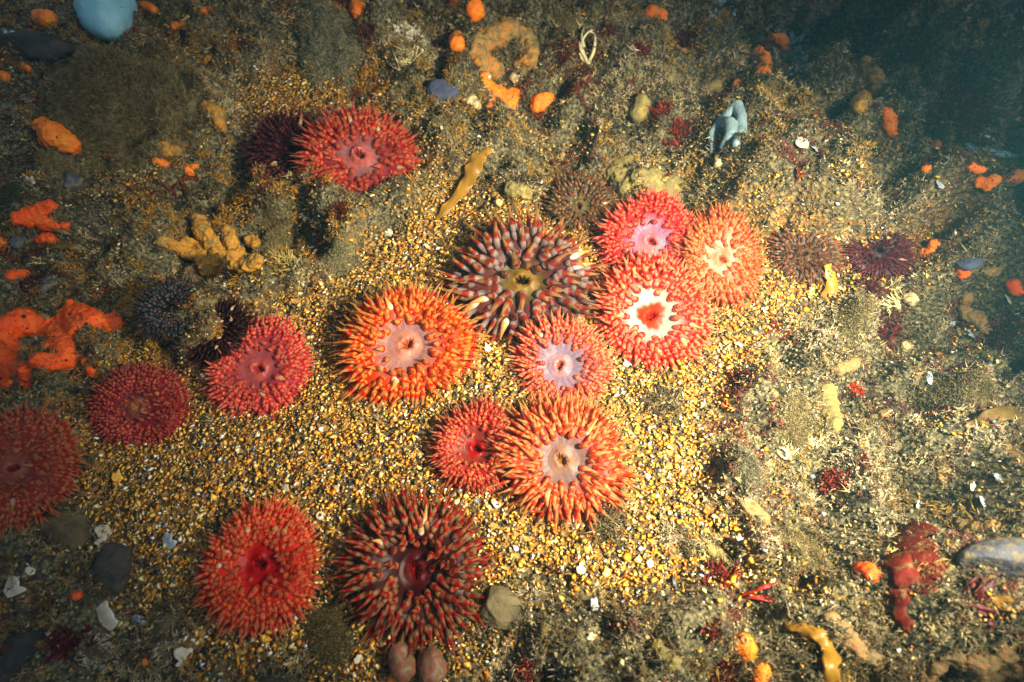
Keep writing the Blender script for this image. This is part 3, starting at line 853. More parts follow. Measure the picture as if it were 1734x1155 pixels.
orange('orange sponge right of the red weed at the foot of the brown mound', [[(322, 290, 8), (330, 282, 6)]])
orange('thin orange sponge rim under the fuzzy brown mound', [[(178, 264, 4), (192, 262, 5), (202, 264, 4)]])
orange('fiery red orange sponge sheet on the dark left slope', [[(30, 372, 9), (60, 366, 15), (84, 350, 11)], [(60, 366, 14), (96, 384, 9)], [(70, 376, 10), (112, 384, 6)]], M_RO)
orange('red orange sponge lump left of the dark crevice', [[(70, 406, 8), (88, 404, 9)]], M_RO)
orange('yellow orange sponge knob on the left edge', [[(2, 402, 10), (6, 416, 9)]])
orange('oval red orange sponge dab above the many branched sponge', [[(22, 466, 9), (40, 468, 9)]], M_RO)
orange('tiny red orange sponge spot right of the many branched sponge', [[(176, 494, 7), (184, 492, 5)]], M_RO)
orange('big many branched red orange sponge with dark pores at the left edge', [
    [(8, 552, 15), (40, 546, 22), (70, 552, 22), (96, 560, 18), (130, 540, 24), (158, 548, 19), (190, 552, 17), (206, 553, 8)],
    [(96, 560, 17), (104, 582, 17), (118, 596, 17)], [(126, 548, 18), (136, 560, 13)],
    [(118, 606, 15), (100, 614, 13), (70, 612, 12), (40, 626, 14), (10, 626, 15), (-10, 624, 15)], [(50, 628, 17), (60, 636, 13)],
    [(26, 590, 13), (8, 600, 13), (-6, 612, 13)], [(150, 614, 9), (158, 630, 8)], [(8, 656, 10), (22, 654, 9)], [(60, 640, 12), (44, 650, 11)], [(176, 552, 14), (196, 540, 10)], [(60, 545, 14), (52, 528, 9)], [(126, 530, 15), (124, 516, 9)], [(30, 560, 13), (4, 570, 12)], [(76, 590, 9), (96, 596, 10)], [(140, 604, 8), (128, 592, 9)]], M_RO,
    pores=[(118, 532, 2.6), (146, 548, 3), (92, 570, 3), (40, 536, 3.5), (46, 556, 2), (112, 610, 2.2), (60, 600, 1.8), (86, 545, 1.8), (152, 618, 1.6)], amp=0.10)
orange('pair of fused orange sponge knobs right of the purplish maroon anemone', [[(1564, 430, 9), (1574, 430, 9)], [(1574, 430, 7), (1584, 414, 8)]])
orange('scarlet sponge cup beside the blue grey stone at right', [[(1632, 450, 9), (1630, 462, 9)]], M_RO)
orange('bright orange sponge on the right edge near white chips', [[(1716, 482, 9), (1722, 494, 8)]], M_RO)
orange('ochre sponge lump right of the blue grey stone', [[(1672, 458, 8), (1688, 456, 9)]], M_PO)
orange('pale orange sponge crust with red streaks at the right', [[(1636, 502, 9), (1634, 524, 10), (1662, 540, 12), (1672, 556, 9)]], M_PO)
orange('long cream orange sponge bar on the right turf', [[(1398, 608, 7), (1420, 622, 10), (1446, 614, 9), (1460, 612, 7)]], M_PO)
orange('small pale orange sponge lump above the grey shell heap at right', [[(1556, 630, 8), (1550, 644, 6)]], M_PO)
orange('pale orange sponge blob with a red dent on the right turf', [[(1488, 708, 11), (1504, 704, 11)]], M_PO)
orange('tiny orange sponge knob under the pale orange blob', [[(1490, 730, 7), (1491, 738, 6)]])
orange('faded orange sponge lump beside the shelly hollow at right', [[(1600, 796, 10), (1598, 812, 8)]], M_PO)
orange('round orange sponge with a barnacle on top at the bottom right', [[(1254, 1092, 17), (1266, 1102, 16)]], pores=[(1256, 1112, 3)])
orange('orange sponge touching the bottom edge under the round one', [[(1292, 1140, 14), (1288, 1156, 12)]])
orange('glowing scarlet sponge ball tucked against the red seaweed blades', [[(1464, 966, 14), (1476, 976, 13)]], M_RO)
orange('orange topped cream sponge mass sloping down at lower right', [[(1412, 1050, 13), (1432, 1074, 18), (1460, 1100, 18), (1486, 1120, 14)]], M_PO)
orange('small orange sponge nub under the dark slab rock', [[(944, 1072, 8), (952, 1080, 7)]])
orange('orange sponge ball on the bottom edge between two pink squirts', [[(668, 1150, 13)]])
orange('orange sponge crumb left of the ochre stone at lower left', [[(234, 1114, 8), (246, 1118, 8)]])
orange('dull red sponge crumb in the dark lower left corner', [[(130, 1008, 8)]], M_RO)

def sponge(name, label, chains, mat, **k): return blob(name, label, 'sponge', chains, mat, **k)
sponge('finger_sponge', 'mustard yellow finger sponge with stubby lobes, left of the gravel basin',
       [[(278, 414, 8, .8), (312, 430, 9, 1), (344, 446, 10, 1)], [(346, 386, 10, 1.6), (354, 404, 12, 1.5), (374, 434, 12, 1)], [(322, 418, 9, 1.2), (336, 424, 9, 1.3), (352, 440, 10, 1)],
        [(392, 402, 9, 1.5), (398, 424, 11, 1)], [(374, 440, 12, 1), (388, 454, 13, .5), (366, 482, 12, 0)], [(404, 450, 8, 3), (420, 446, 8, 3)], [(404, 462, 9, 2), (426, 464, 10, 2), (446, 452, 9, 2)],
        [(362, 470, 12, 2), (378, 458, 9, 3)], [(430, 420, 8, 2), (448, 428, 8, 1)]], M_YE, amp=0.08)
sponge('ring_sponge', 'thick ring of olive and orange sponge around a dark turf hollow at top centre',
       [[(812, 110, 17), (804, 92, 18), (816, 74, 18), (838, 62, 18), (862, 58, 18), (884, 68, 17), (896, 86, 17), (892, 104, 15), (880, 112, 10)], [(826, 112, 16), (838, 120, 13)]], M_OY, amp=0.16)
sponge('ball_sponge', 'small tan sponge ball, left one under the olive ring', [[(871, 131, 8)]], M_CR)
sponge('ball_sponge', 'small olive sponge ball, right one under the olive ring', [[(884, 123, 9)]], M_OL)
sponge('encrusting_sponge', 'spreading mustard sponge crust behind the crimson lilac anemone',
       [[(1030, 290, 12), (1056, 300, 16), (1084, 298, 18), (1112, 302, 18), (1144, 310, 14)], [(1050, 276, 10), (1080, 270, 10), (1120, 272, 10)], [(1064, 316, 14), (1100, 318, 16), (1136, 322, 12)]], M_OL, flat_=-0.45, amp=0.2)
sponge('loop_sponge', 'smooth blue grey sponge of thick folded loops at upper right',
       [[(1208, 256, 6, 0), (1206, 232, 8, 0.6), (1218, 218, 9, 1.2), (1231, 222, 9, 1.5), (1234, 238, 9, 1.2), (1226, 252, 8, 0.4)], [(1220, 210, 6, 0.6), (1232, 200, 8, 1), (1244, 190, 8, 1.4), (1251, 208, 8, 1.4), (1252, 228, 8, 1), (1246, 246, 7, 0.4)]], M_BL, amp=0.05, fine=0.08)
sponge('mustard_sponge', 'mustard brown sponge lobes beside the shaded hollow at upper right', [[(1470, 110, 12), (1462, 136, 14), (1456, 160, 12), (1458, 180, 11)], [(1480, 130, 12), (1484, 156, 10)]], M_YE, amp=0.2)
sponge('tan_sponge', 'tall tan sponge mound with a soft rim on the right turf', [[(1396, 664, 16), (1392, 680, 18), (1402, 706, 18), (1410, 724, 16)]], M_OL, amp=0.2)
sponge('tan_sponge', 'tan knobbly sponge stump at the edge of the dark hollow, lower right', [[(1262, 846, 11), (1272, 862, 13), (1290, 880, 12), (1298, 900, 8)]], M_PO, amp=0.2)
sponge('yellow_sponge', 'yellow sponge smear at the right side of the fuzzy brown mound', [[(352, 180, 12), (366, 196, 14), (372, 212, 11)]], M_YE, flat_=-0.2)
sponge('yellow_sponge', 'yellow sponge dab under the fuzzy brown mound', [[(282, 252, 11), (296, 256, 9)]], M_YE, flat_=-0.1)
sponge('yellow_sponge', 'small yellow sponge pad above the fuzzy brown mound', [[(356, 106, 8), (362, 98, 7)]], M_YE)
sponge('yellow_sponge', 'pale yellow sponge pad left of the small olive anemone', [[(870, 318, 13), (890, 322, 12), (856, 300, 9)]], M_OL, flat_=-0.3)
sponge('cream_sponge', 'cream yellow sponge lump on the bottom edge between seaweeds', [[(1120, 1100, 16), (1136, 1120, 14)]], M_OL, amp=0.25)
sponge('cream_sponge', 'broad cream sponge mass in the bottom right corner', [[(1560, 1150, 16), (1600, 1110, 10), (1660, 1118, 22), (1700, 1100, 20)], [(1670, 1140, 20), (1720, 1130, 18)]], M_PO, flat_=-0.2, amp=0.25)
sponge('cream_sponge', 'pale sponge crust above the long grey stone at right', [[(1634, 890, 12), (1664, 896, 12), (1690, 892, 10)]], M_PO, flat_=-0.3, amp=0.25)
sponge('cream_sponge', 'yellowish sponge ridge near the right edge below the kelp', [[(1704, 756, 8), (1716, 772, 10), (1726, 786, 8)]], M_PO)

def squirt(label, chains, mat, **k): return blob('sea_squirt', label, 'sea squirt', chains, mat, fine=0.1, **k)
sq = squirt('large pale blue sea squirt at the top left edge', [[(180, 12, 40), (180, 30, 34), (186, 44, 22)]], M_PB, amp=0.05, flat_=0.0)
squirt('translucent pinkish sea squirt under the dark crimson anemone, left lobe', [[(680, 1108, 17, 1), (686, 1134, 18, 1)]], M_PK)
squirt('translucent pinkish sea squirt under the dark crimson anemone, right lobe', [[(730, 1118, 18, 1), (736, 1140, 20, 1)]], M_PK)
squirt('rounded tan sea squirt beside pale hydroid tufts at lower right', [[(1200, 926, 11), (1218, 944, 15), (1224, 950, 13)]], M_OL)
squirt('smaller tan sea squirt left of the rounded one', [[(1166, 920, 7), (1172, 934, 8)]], M_OL)
squirt('pale yellowish sea squirt ball on the right turf above the cream bar', [[(1539, 504, 9), (1544, 508, 9)]], M_CR)
squirt('tiny pale sea squirt ball above the heap of grey shells', [[(1534, 586, 8)]], M_CR)
squirt('little cream sea squirt below the yellow finger sponge tip', [[(520, 372, 6)]], M_CR)
squirt('olive sea squirt cluster under the slate stone', [[(790, 176, 8), (800, 168, 8), (806, 184, 9)]], M_CR)
squirt('tan sea squirt pair on the turf above the red tufts, left', [[(1132, 138, 10)]], M_OL)
squirt('olive tan sea squirt sitting above the small red tuft', [[(1082, 190, 14), (1090, 176, 12)]], M_OL)
squirt('ochre sea squirt ball above the blue grey loops, left of the orange pea', [[(1206, 152, 14)]], M_OL)
squirt('white sea squirt drop hanging under the blue grey loops', [[(1216, 268, 6), (1217, 278, 7)]], M_CR)
squirt('yellowish stone shaped squirt in the gravel under the dark slab rock', [[(924, 1066, 11), (932, 1074, 9)]], M_OL)

# ------------------------------------------------------------------ fuzzy hydroid mounds and tufts
def dome_fuzz(name, label, px, py, rx, ry, hr, cols, n, fl=0.10, cat='hydroid', core=True, width=0.00035, up=0.2):
    x, y, z = at(px, py); m = mpp(x, y, z); a, b, h = rx * m, ry * m * 1.25, hr * m * 0.8
    rs = np.random.default_rng(int(px * 7 + py))
    def hgt(u, v):
        w = 1 + 0.9 * (fbm(u * 0.1 + px, v * 0.1, 0.07, 3) - 0.5)
        r2 = (u * u + v * v) * w * w
        return np.exp(-r2 * 1.9) * h * (0.75 + 0.5 * fbm(u * .1, v * .1 + px, 0.03, 3)) - 0.0015 * (r2 > 1.5)
    g_ = np.linspace(-1.35, 1.35, 46); U_, V_ = np.meshgrid(g_, g_)
    wx, wy = U_ * a, V_ * b
    zz = H(x + wx, y + wy) - z + hgt(U_, V_) - 0.004 * ss(1.0, 1.3, np.hypot(U_, V_))
    kk = (np.arange(45)[:, None] * 46 + np.arange(45)[None]).ravel()
    me = mesh_np(name, np.stack([wx.ravel(), wy.ravel(), zz.ravel()], 1), F4=np.stack([kk, kk + 1, kk + 47, kk + 46], 1))
    root = tag(link(name, me, M_FB, loc=(x, y, z)), label, cat)
    q = rs.normal(0, 0.52, (n, 2)); q = q[(np.abs(q) < 1.3).all(1)]; n = len(q)
    P = np.stack([q[:, 0] * a, q[:, 1] * b, H(x + q[:, 0] * a, y + q[:, 1] * b) - z + hgt(q[:, 0], q[:, 1]) * (0.95 + 0.25 * rs.random(n))], 1)
    c = np.array([lin(q) for q in cols])[rs.integers(0, len(cols), n)]
    V, F, C = fibres(P, np.full(n, fl * 0.6 * min(a, b)), 10, np.full(n, width), c, up, rs)
    f = mesh_np('fuzz', V, F3=F, smooth=False); cattr(f, 'Col', C)
    link('fuzz', f, TURF_MAT, root)
    return root

BR = [(112, 96, 56), (130, 112, 70), (90, 80, 50), (140, 124, 84)]
OLF = [(124, 108, 66), (142, 126, 84), (96, 86, 58)]
dome_fuzz('hydroid_mound', 'big blurry brown fuzzy mound at upper left under the pale blue squirt', 205, 165, 118, 88, 52, BR, 9000, 0.10)
dome_fuzz('hydroid_mound', 'silvery fuzzy knoll left of the reddish patch at top centre', 565, 100, 46, 46, 34, [(120, 116, 92), (150, 144, 112), (90, 88, 66)], 3500, 0.14)
dome_fuzz('hydroid_mound', 'round tan fuzzy ball near the top edge beside the pale tangled worm', 958, 46, 22, 20, 18, OLF, 1200, 0.14)
dome_fuzz('hydroid_mound', 'grey green fuzzy tuft casting a dark shadow on the right turf', 1448, 538, 26, 26, 26, OLF, 1500, 0.20)
dome_fuzz('hydroid_mound', 'hazy fuzzy tuft with grey shade left of the tan stump, right turf', 1266, 790, 40, 34, 22, [(92, 86, 66), (120, 112, 84)], 2200, 0.2)
dome_fuzz('hydroid_mound', 'brown fuzzy cushion at the bottom between the red orange and crimson anemones', 556, 1076, 42, 48, 22, [(96, 80, 44), (120, 104, 62), (74, 62, 38)], 2600, 0.16)
dome_fuzz('hydroid_mound', 'olive fuzzy cushion right of the finger sponge', 470, 420, 40, 38, 22, OLF, 2200, 0.16)
dome_fuzz('hydroid_mound', 'silty grey cushion between finger sponge and gravel, split by a dark crack', 566, 440, 36, 26, 16, [(140, 128, 92), (110, 104, 74)], 1800, 0.16)
dome_fuzz('hydroid_mound', 'greyish fuzz over the foot of the finger sponge', 340, 478, 34, 28, 22, [(130, 104, 70), (150, 126, 86)], 1800, 0.16)
dome_fuzz('hydroid_mound', 'rounded brown silt cushion on the dark left slope', 86, 282, 38, 26, 22, BR, 1500, 0.12)
dome_fuzz('hydroid_mound', 'olive silt cushion on the left edge above the fiery sponge', 20, 345, 42, 28, 24, [(84, 84, 50), (64, 66, 42)], 1800, 0.12)
dome_fuzz('hydroid_mound', 'yellowish fuzzy cushion at the right edge above the kelp blade', 1640, 660, 46, 34, 20, OLF, 2400, 0.14)
dome_fuzz('hydroid_mound', 'tall olive fuzz cushion beside the tan sponge mound', 1345, 730, 34, 40, 22, OLF, 2200, 0.16)
dome_fuzz('hydroid_mound', 'tan fuzz cushion left of the red seaweed blades', 1352, 930, 44, 40, 22, OLF, 2600, 0.16)

def tuft(label, px, py, r, n, cols=None, width=0.0006, up=0.5, name='hydroid_tuft', cat='hydroid', curl=0.4, nr=14):
    x, y, z = at(px, py); m = mpp(x, y, z)
    rs = np.random.default_rng(int(px * 3 + py))
    P = rs.normal(0, 1, (n, 3)) * np.array([0.4, 0.4, 0.0]) * r * m
    P[:, 2] = H(x + P[:, 0], y + P[:, 1]) - z + rs.random(n) * 0.12 * r * m
    c = np.array([lin(q) for q in (cols or [(206, 190, 130), (226, 212, 160), (170, 156, 104)])])[rs.integers(0, 3, n)]
    V, F, C = fibres(P, np.full(n, r * m * (0.75 if n < 24 else 0.42)), nr, np.full(n, width), c, up, rs, curl)
    me = mesh_np(name, V, F3=F, smooth=False); cattr(me, 'Col', C)
    return tag(link(name, me, TURF_MAT, loc=(x, y, z + 0.001)), label, cat)

tuft('pale feathery hydroid tuft left of the slate stone', 688, 104, 24, 10)
tuft('pale yellow hydroid fan above the tan sea squirt at lower right', 1196, 934, 20, 9)
tuft('grey hydroid rosette at the gravel edge, lower right', 1132, 906, 24, 16, [(150, 136, 104), (176, 160, 124), (120, 108, 84)], curl=0.7)
tuft('cream comb shaped hydroid tuft above the pale yellowish squirt ball', 1506, 502, 20, 8)
tuft('short cream hydroid tuft beside the scarlet sponge cup', 1616, 462, 14, 6)
tuft('cream hydroid twigs under the tan cushion on the right turf', 1336, 760, 20, 8)
tuft('cream hydroid spikes left of the tan cushion on the right turf', 1378, 752, 16, 6)
tuft('straw coloured hydroid twigs right of the finger sponge', 478, 446, 24, 14, [(176, 156, 84), (196, 176, 104), (150, 130, 70)])
tuft('greenish hydroid rosette right of the white shell chunk', 1432, 200, 18, 10, [(150, 146, 96), (130, 126, 84), (110, 106, 70)])
tuft('silver hydroid bush on the turf above the ochre ball squirt', 1236, 62, 22, 14, [(130, 132, 112), (110, 112, 96), (90, 92, 78)])
tuft('brown hydroid tuft behind the grey sponge stump at far left', 216, 570, 18, 12, [(96, 92, 60), (76, 72, 50), (110, 104, 70)])
tuft('dark red feathery weed patch in the middle of the silver knolls', 622, 66, 22, 16, [(86, 36, 34), (64, 28, 28), (100, 50, 44)], name='feather_weed', cat='seaweed')
tuft('dusky red feathery weed under the single red anemone', 580, 362, 20, 14, [(86, 32, 18), (64, 26, 16), (104, 46, 26)], name='feather_weed', cat='seaweed')

def tube_mesh(pts, rad, S=8):
    V = []; F = []
    pts = [Vector(p) for p in pts]; n = len(pts)
    for i, p in enumerate(pts):
        d = (pts[min(i + 1, n - 1)] - pts[max(i - 1, 0)]).normalized()
        u = d.cross(Vector((0.1, 0.2, 1))).normalized(); v = d.cross(u)
        r = rad[i] if hasattr(rad, '__len__') else rad
        for s in range(S):
            a = 2 * math.pi * s / S; V.append(p + r * (math.cos(a) * u + math.sin(a) * v))
    for i in range(n - 1):
        for s in range(S): F.append([i * S + s, i * S + (s + 1) % S, (i + 1) * S + (s + 1) % S, (i + 1) * S + s])
    return np.array([tuple(v) for v in V]), np.array(F)

def spline(pts, k=8):
    P = np.array(pts, float); n = len(P); out = []
    for i in range(n - 1):
        a, b, c, d = P[max(i - 1, 0)], P[i], P[i + 1], P[min(i + 2, n - 1)]
        for j in range(k):
            t = j / k
            out.append(0.5 * ((2 * b) + (-a + c) * t + (2 * a - 5 * b + 4 * c - d) * t * t + (-a + 3 * b - 3 * c + d) * t ** 3))
    out.append(P[-1]); return np.array(out)

def tangle(label, name, cat, paths, mat, r_px):
    ox, oy, oz = at(*paths[0][0][:2])
    VV, FF = [], []; off = 0
    for path in paths:
        w = []
        for p in path:
            x, y, z = at(p[0], p[1]); m = mpp(x, y, z)
            w.append((x - ox, y - oy, z - oz + (p[2] if len(p) > 2 else 5) * m))
        s = spline(w, 5); n = len(s)
        V, F = tube_mesh(s, [r_px * m * (1.05 - 0.75 * i / n) for i in range(n)])
        VV.append(V); FF.append(F + off); off += len(V)
    me = mesh_np(name, np.concatenate(VV), F4=np.concatenate(FF))
    return tag(link(name, me, mat, loc=(ox, oy, oz)), label, cat)

tangle('pale cream tangled strands beside the dark red seaweed at top centre', 'branching_bryozoan', 'bryozoan',
       [[(996, 110, 3), (988, 100, 8), (984, 84, 12), (992, 70, 14), (1002, 62, 12)], [(996, 110, 3), (1004, 96, 10), (1006, 80, 14), (1004, 68, 12), (996, 62, 10)],
        [(990, 102, 6), (982, 92, 10), (980, 80, 10)], [(1004, 96, 8), (1008, 76, 12), (1018, 80, 10)], [(988, 90, 9), (984, 72, 12), (988, 56, 10)], [(994, 108, 4), (986, 108, 8), (980, 98, 9)]], M_HY, 3.2)
rp_ = random.Random(5)
def twigs(label, px, py, n, L, a0, a1, mat=M_HY, r=2.2, name='branching_bryozoan', cat='bryozoan'):
    paths = []
    for i in range(n):
        a = R(a0 + (a1 - a0) * (i + 0.5) / n + rp_.uniform(-8, 8)); l = L * rp_.uniform(0.7, 1.1)
        bx, by = px + rp_.uniform(-3, 3), py + rp_.uniform(-3, 3)
        k = rp_.uniform(-0.3, 0.3)
        paths.append([(bx, by, 2), (bx + math.cos(a) * l * .5, by - math.sin(a) * l * .5, 5), (bx + math.cos(a + k) * l, by - math.sin(a + k) * l, 9)])
    return tangle(label, name, cat, paths, mat, r)
twigs('fan of thick cream branching fingers left of the purplish anemone gravel', 1520, 520, 9, 34, 100, 190)
twigs('stubby cream fingers growing by the tan mound, lower right turf', 1334, 776, 8, 22, 30, 160)
twigs('cream fingers beside the small tan cushion on the right turf', 1376, 762, 6, 20, 40, 130)
twigs('cream finger bush left of the slate stone', 692, 112, 11, 28, 20, 170, r=1.8)

# ------------------------------------------------------------------ seaweeds and kelp
def ribbon_mesh(path, widths, up, ruffle, thick, seed, ncross=6):
    """blade along path (world points), widths in metres, up = list of cross directions"""
    rs = np.random.default_rng(seed)
    n = len(path); V = []; ph = rs.random() * 6
    for i in range(n):
        d = path[min(i + 1, n - 1)] - path[max(i - 1, 0)]; d /= np.linalg.norm(d) + 1e-9
        s = np.cross(d, up); s /= np.linalg.norm(s) + 1e-9; nn = np.cross(s, d)
        for j in range(ncross + 1):
            u = j / ncross * 2 - 1
            w = widths[i] * (1 + 0.12 * math.sin(i * 1.3 + ph + (1 if u > 0 else 3)))
            V.append(path[i] + s * u * w + nn * ruffle * widths[i] * (abs(u) ** 2 * math.sin(i * 0.9 + ph + u * 1.5) + 0.25 * math.cos(u * 3)))
    V = np.array(V); F = []
    for i in range(n - 1):
        for j in range(ncross):
            a = i * (ncross + 1) + j; F.append([a, a + 1, a + ncross + 2, a + ncross + 1])
    return V, np.array(F)

def kelp(name, label, pts, mat, ruffle=0.25, cat='seaweed', thick=0.0012):
    """pts: (px, py, half width px, height px)"""
    ox, oy, oz = at(pts[0][0], pts[0][1]); w = []; wd = []
    for p in pts:
        x, y, z = at(p[0], p[1]); m = mpp(x, y, z); w.append((x - ox, y - oy, z - oz + p[3] * m)); wd.append((p[2] * m,) * 3)
    P = spline(w, 6); Wd = spline(wd, 6)[:, 0]
    V, F = ribbon_mesh(P, Wd, np.array([0, 0, 1.0]), ruffle, thick, int(pts[0][0]))
    o = link(name, mesh_np(name, V, F4=F), mat, loc=(ox, oy, oz))
    so = o.modifiers.new('s', 'SOLIDIFY'); so.thickness = thick
    ss_ = o.modifiers.new('b', 'SUBSURF'); ss_.levels = 1; ss_.render_levels = 1
    return tag(o, label, cat)

kelp('kelp', 'tapering golden brown kelp blade standing left of the large maroon anemone', [(738, 374, 3, 4), (756, 360, 8, 12), (782, 336, 10, 18), (798, 312, 13, 22), (808, 288, 14, 22), (818, 272, 12, 18), (834, 264, 4, 14)], M_KE, 0.3)
kelp('kelp', 'curved ochre kelp stipe hooking down to the bottom edge at right', [(1326, 1056, 6, 4), (1352, 1064, 11, 12), (1380, 1076, 13, 18), (1396, 1100, 14, 20), (1400, 1130, 14, 22), (1398, 1165, 14, 22)], M_KE, 0.5, thick=0.003)
kelp('kelp', 'broad olive brown kelp blade arching at the right edge', [(1634, 728, 6, 4), (1660, 716, 12, 12), (1690, 706, 14, 20), (1716, 716, 13, 22), (1738, 738, 12, 22), (1760, 760, 10, 20)], M_KB, 0.4, thick=0.002)
kelp('kelp', 'short brown kelp stub under the tawny anemone', [(1396, 510, 9, 2), (1404, 490, 11, 14), (1396, 476, 9, 22), (1390, 464, 6, 28)], M_KE, 0.3)
kelp('kelp', 'dull brown kelp scrap on the dark left slope', [(78, 424, 5, 3), (100, 418, 9, 8), (128, 420, 9, 8), (142, 428, 5, 4)], M_KB, 0.3)
kelp('kelp', 'thin rusty kelp scrap above the brown one at left', [(56, 372, 4, 6), (86, 386, 7, 14), (116, 398, 7, 14), (128, 402, 4, 8)], M_KB, 0.3)

def weed(label, px, py, n, L, W, a0, a1, mat, rise=14, name='red_seaweed', ruffle=0.5, seed=1):
    """bunch of blades; every blade is a part"""
    if n >= 7 and a1 - a0 >= 160:
        cc = {M_RD: [(84, 22, 20), (58, 16, 18), (104, 38, 32)], M_RA: [(112, 26, 14), (84, 20, 12), (140, 48, 26)], M_RB: [(170, 34, 12), (130, 26, 10), (200, 70, 26)]}[mat]
        return tuft(label, px, py, L * 0.62, n * 5, cc, 0.0009, 0.1, name, 'seaweed', 0.9, 9)
    rs = random.Random(seed * 77 + int(px))
    ox, oy, oz = at(px, py)
    root = tag(empty(name, (ox, oy, oz)), label, 'seaweed')
    for i in range(n):
        a = R(a0 + (a1 - a0) * (i + 0.5) / n + rs.uniform(-12, 12)); l = L * rs.uniform(0.6, 1.15); k = rs.uniform(-0.5, 0.5)
        w = []; wd = []
        for j, t in enumerate((0, .3, .6, .85, 1.0)):
            qx = px + math.cos(a + k * t) * l * t + rs.uniform(-2, 2) + (rs.uniform(-4, 4) if j == 0 else 0); qy = py - math.sin(a + k * t) * l * t
            x, y, z = at(qx, qy); m = mpp(x, y, z)
            w.append((x - ox, y - oy, z - oz + rise * m * (0.15 + math.sin(t * 2.2)) * rs.uniform(0.7, 1.2)))
            wd.append((W * m * (0.3, 0.8, 1.0, 0.75, 0.2)[j],) * 3)
        P = spline(w, 4); Wd = spline(wd, 4)[:, 0]
        V, F = ribbon_mesh(P, Wd, np.array([rs.uniform(-.5, .5), rs.uniform(-.5, .5), 1.0]), ruffle, 0.0004, int(px + i), 4)
        o = link('blade', mesh_np('blade', V, F4=F), mat, root)
        so = o.modifiers.new('s', 'SOLIDIFY'); so.thickness = 0.0004
    return root

weed('thin rusty red weed with forked strands under the fuzzy brown mound', 306, 300, 5, 46, 3.0, 250, 345, M_RA, 8)
weed('dark red strappy weed reaching left toward the brown mound', 300, 332, 4, 44, 3.0, 120, 200, M_RD, 8)
weed('dark red feathery seaweed, left clump of the patch at top centre', 1030, 64, 12, 30, 6, 20, 200, M_RD, 12)
weed('dark red leafy seaweed in the middle of the patch at top centre', 1080, 86, 14, 32, 6, 0, 360, M_RD, 12)
weed('dark maroon seaweed, right and darkest clump of the patch at top centre', 1156, 76, 16, 34, 6, 0, 360, M_RD, 12)
weed('purplish red weed scraps left of the pale tangled strands', 956, 90, 9, 24, 5, 0, 360, M_RD, 8)
weed('small crimson leafy tuft between the tan squirts at upper centre', 1118, 192, 11, 26, 5, 0, 360, M_RA, 9)
weed('crimson leafy tuft left of the blue grey loops', 1150, 228, 14, 34, 5, 0, 360, M_RA, 10)
weed('maroon weed scrap behind the blue grey loops', 1212, 172, 7, 20, 4, 30, 200, M_RD, 8)
weed('two thin red leaves lying on the mustard sponge crust', 1138, 310, 2, 18, 3.5, 100, 150, M_RA, 9)
weed('tiny reddish leaf on the turf left of the tawny anemone', 1346, 310, 2, 22, 4, 20, 60, M_RA, 8)
weed('thin red weed near the white shell chunk', 1330, 196, 6, 26, 3, 20, 180, M_RD, 8)
weed('red brown weed strands on the gravel edge right of the salmon anemone', 1320, 560, 5, 26, 4, 90, 200, M_RA, 6)
weed('red weed leaf lying flat on gravel under the strands', 1322, 574, 3, 28, 4, 330, 390, M_RA, 5)
weed('dusky red weed patch on the gravel border at right centre', 1256, 644, 9, 24, 5, 0, 360, M_RD, 8)
weed('tangled red weed above the grey green fuzzy tuft', 1470, 500, 14, 40, 3.5, 0, 200, M_RD, 10)
weed('wine red weed spread between squirts on the right turf', 1506, 560, 14, 34, 4, 0, 360, M_RD, 8)
weed('bright red weed crumbs on the right turf beside orange dots', 1446, 664, 10, 22, 5, 0, 360, M_RB, 6)
weed('deep purple red weed bank on the right edge, upper part', 1700, 560, 16, 44, 7, 0, 360, M_RD, 12)
weed('deep purple red weed bank on the right edge, lower part', 1724, 640, 18, 50, 7, 0, 360, M_RD, 12)
weed('red weed patch above the shady hole at lower right', 1410, 816, 14, 32, 5, 0, 360, M_RA, 8)
weed('scattered wine red weed left of the shady hole', 1460, 790, 12, 30, 5, 0, 360, M_RD, 8)
def sheet(name, part, label, polys, mat, cat='seaweed', lift=0.006, wave=0.007):
    """flat fronds draped over the turf: outlines in photo pixels, each frond a part with its own thickness"""
    ox, oy, oz = at(*polys[0][0])
    root = tag(empty(name, (ox, oy, oz)), label, cat)
    for n_, poly in enumerate(polys):
        P = np.array([at(*p)[:2] for p in poly]); lo, hi = P.min(0) - 0.006, P.max(0) + 0.006; st = 0.0016
        gx = np.arange(lo[0], hi[0], st); gy = np.arange(lo[1], hi[1], st); GX, GY = np.meshgrid(gx, gy)
        sd = poly_sd(GX, GY, P) + (fbm(GX, GY, 0.012, 3) - 0.5) * 0.012
        GZ = H(GX, GY) * 0.85 + float(H(*P.mean(0))) * 0.15 - oz + lift + n_ * 0.003 + (fbm(GX + n_, GY, 0.03, 2) - 0.5) * wave - 0.004 * ss(0.006, 0, sd)
        w = len(gx); a = (np.arange(len(gy) - 1)[:, None] * w + np.arange(w - 1)[None])
        ok = (sd[:-1, :-1] > 0) & (sd[1:, :-1] > 0) & (sd[:-1, 1:] > 0) & (sd[1:, 1:] > 0)
        a = a[ok]; F = np.stack([a, a + 1, a + w + 1, a + w], 1)
        used, inv = np.unique(F, return_inverse=True); F = inv.reshape(F.shape)
        V = np.stack([GX.ravel() - ox, GY.ravel() - oy, GZ.ravel()], 1)[used]
        o = link(part, mesh_np(part, V, F4=F), mat, root)
        so = o.modifiers.new('s', 'SOLIDIFY'); so.thickness = 0.0006
        sm = o.modifiers.new('m', 'SMOOTH'); sm.iterations = 2
    return root

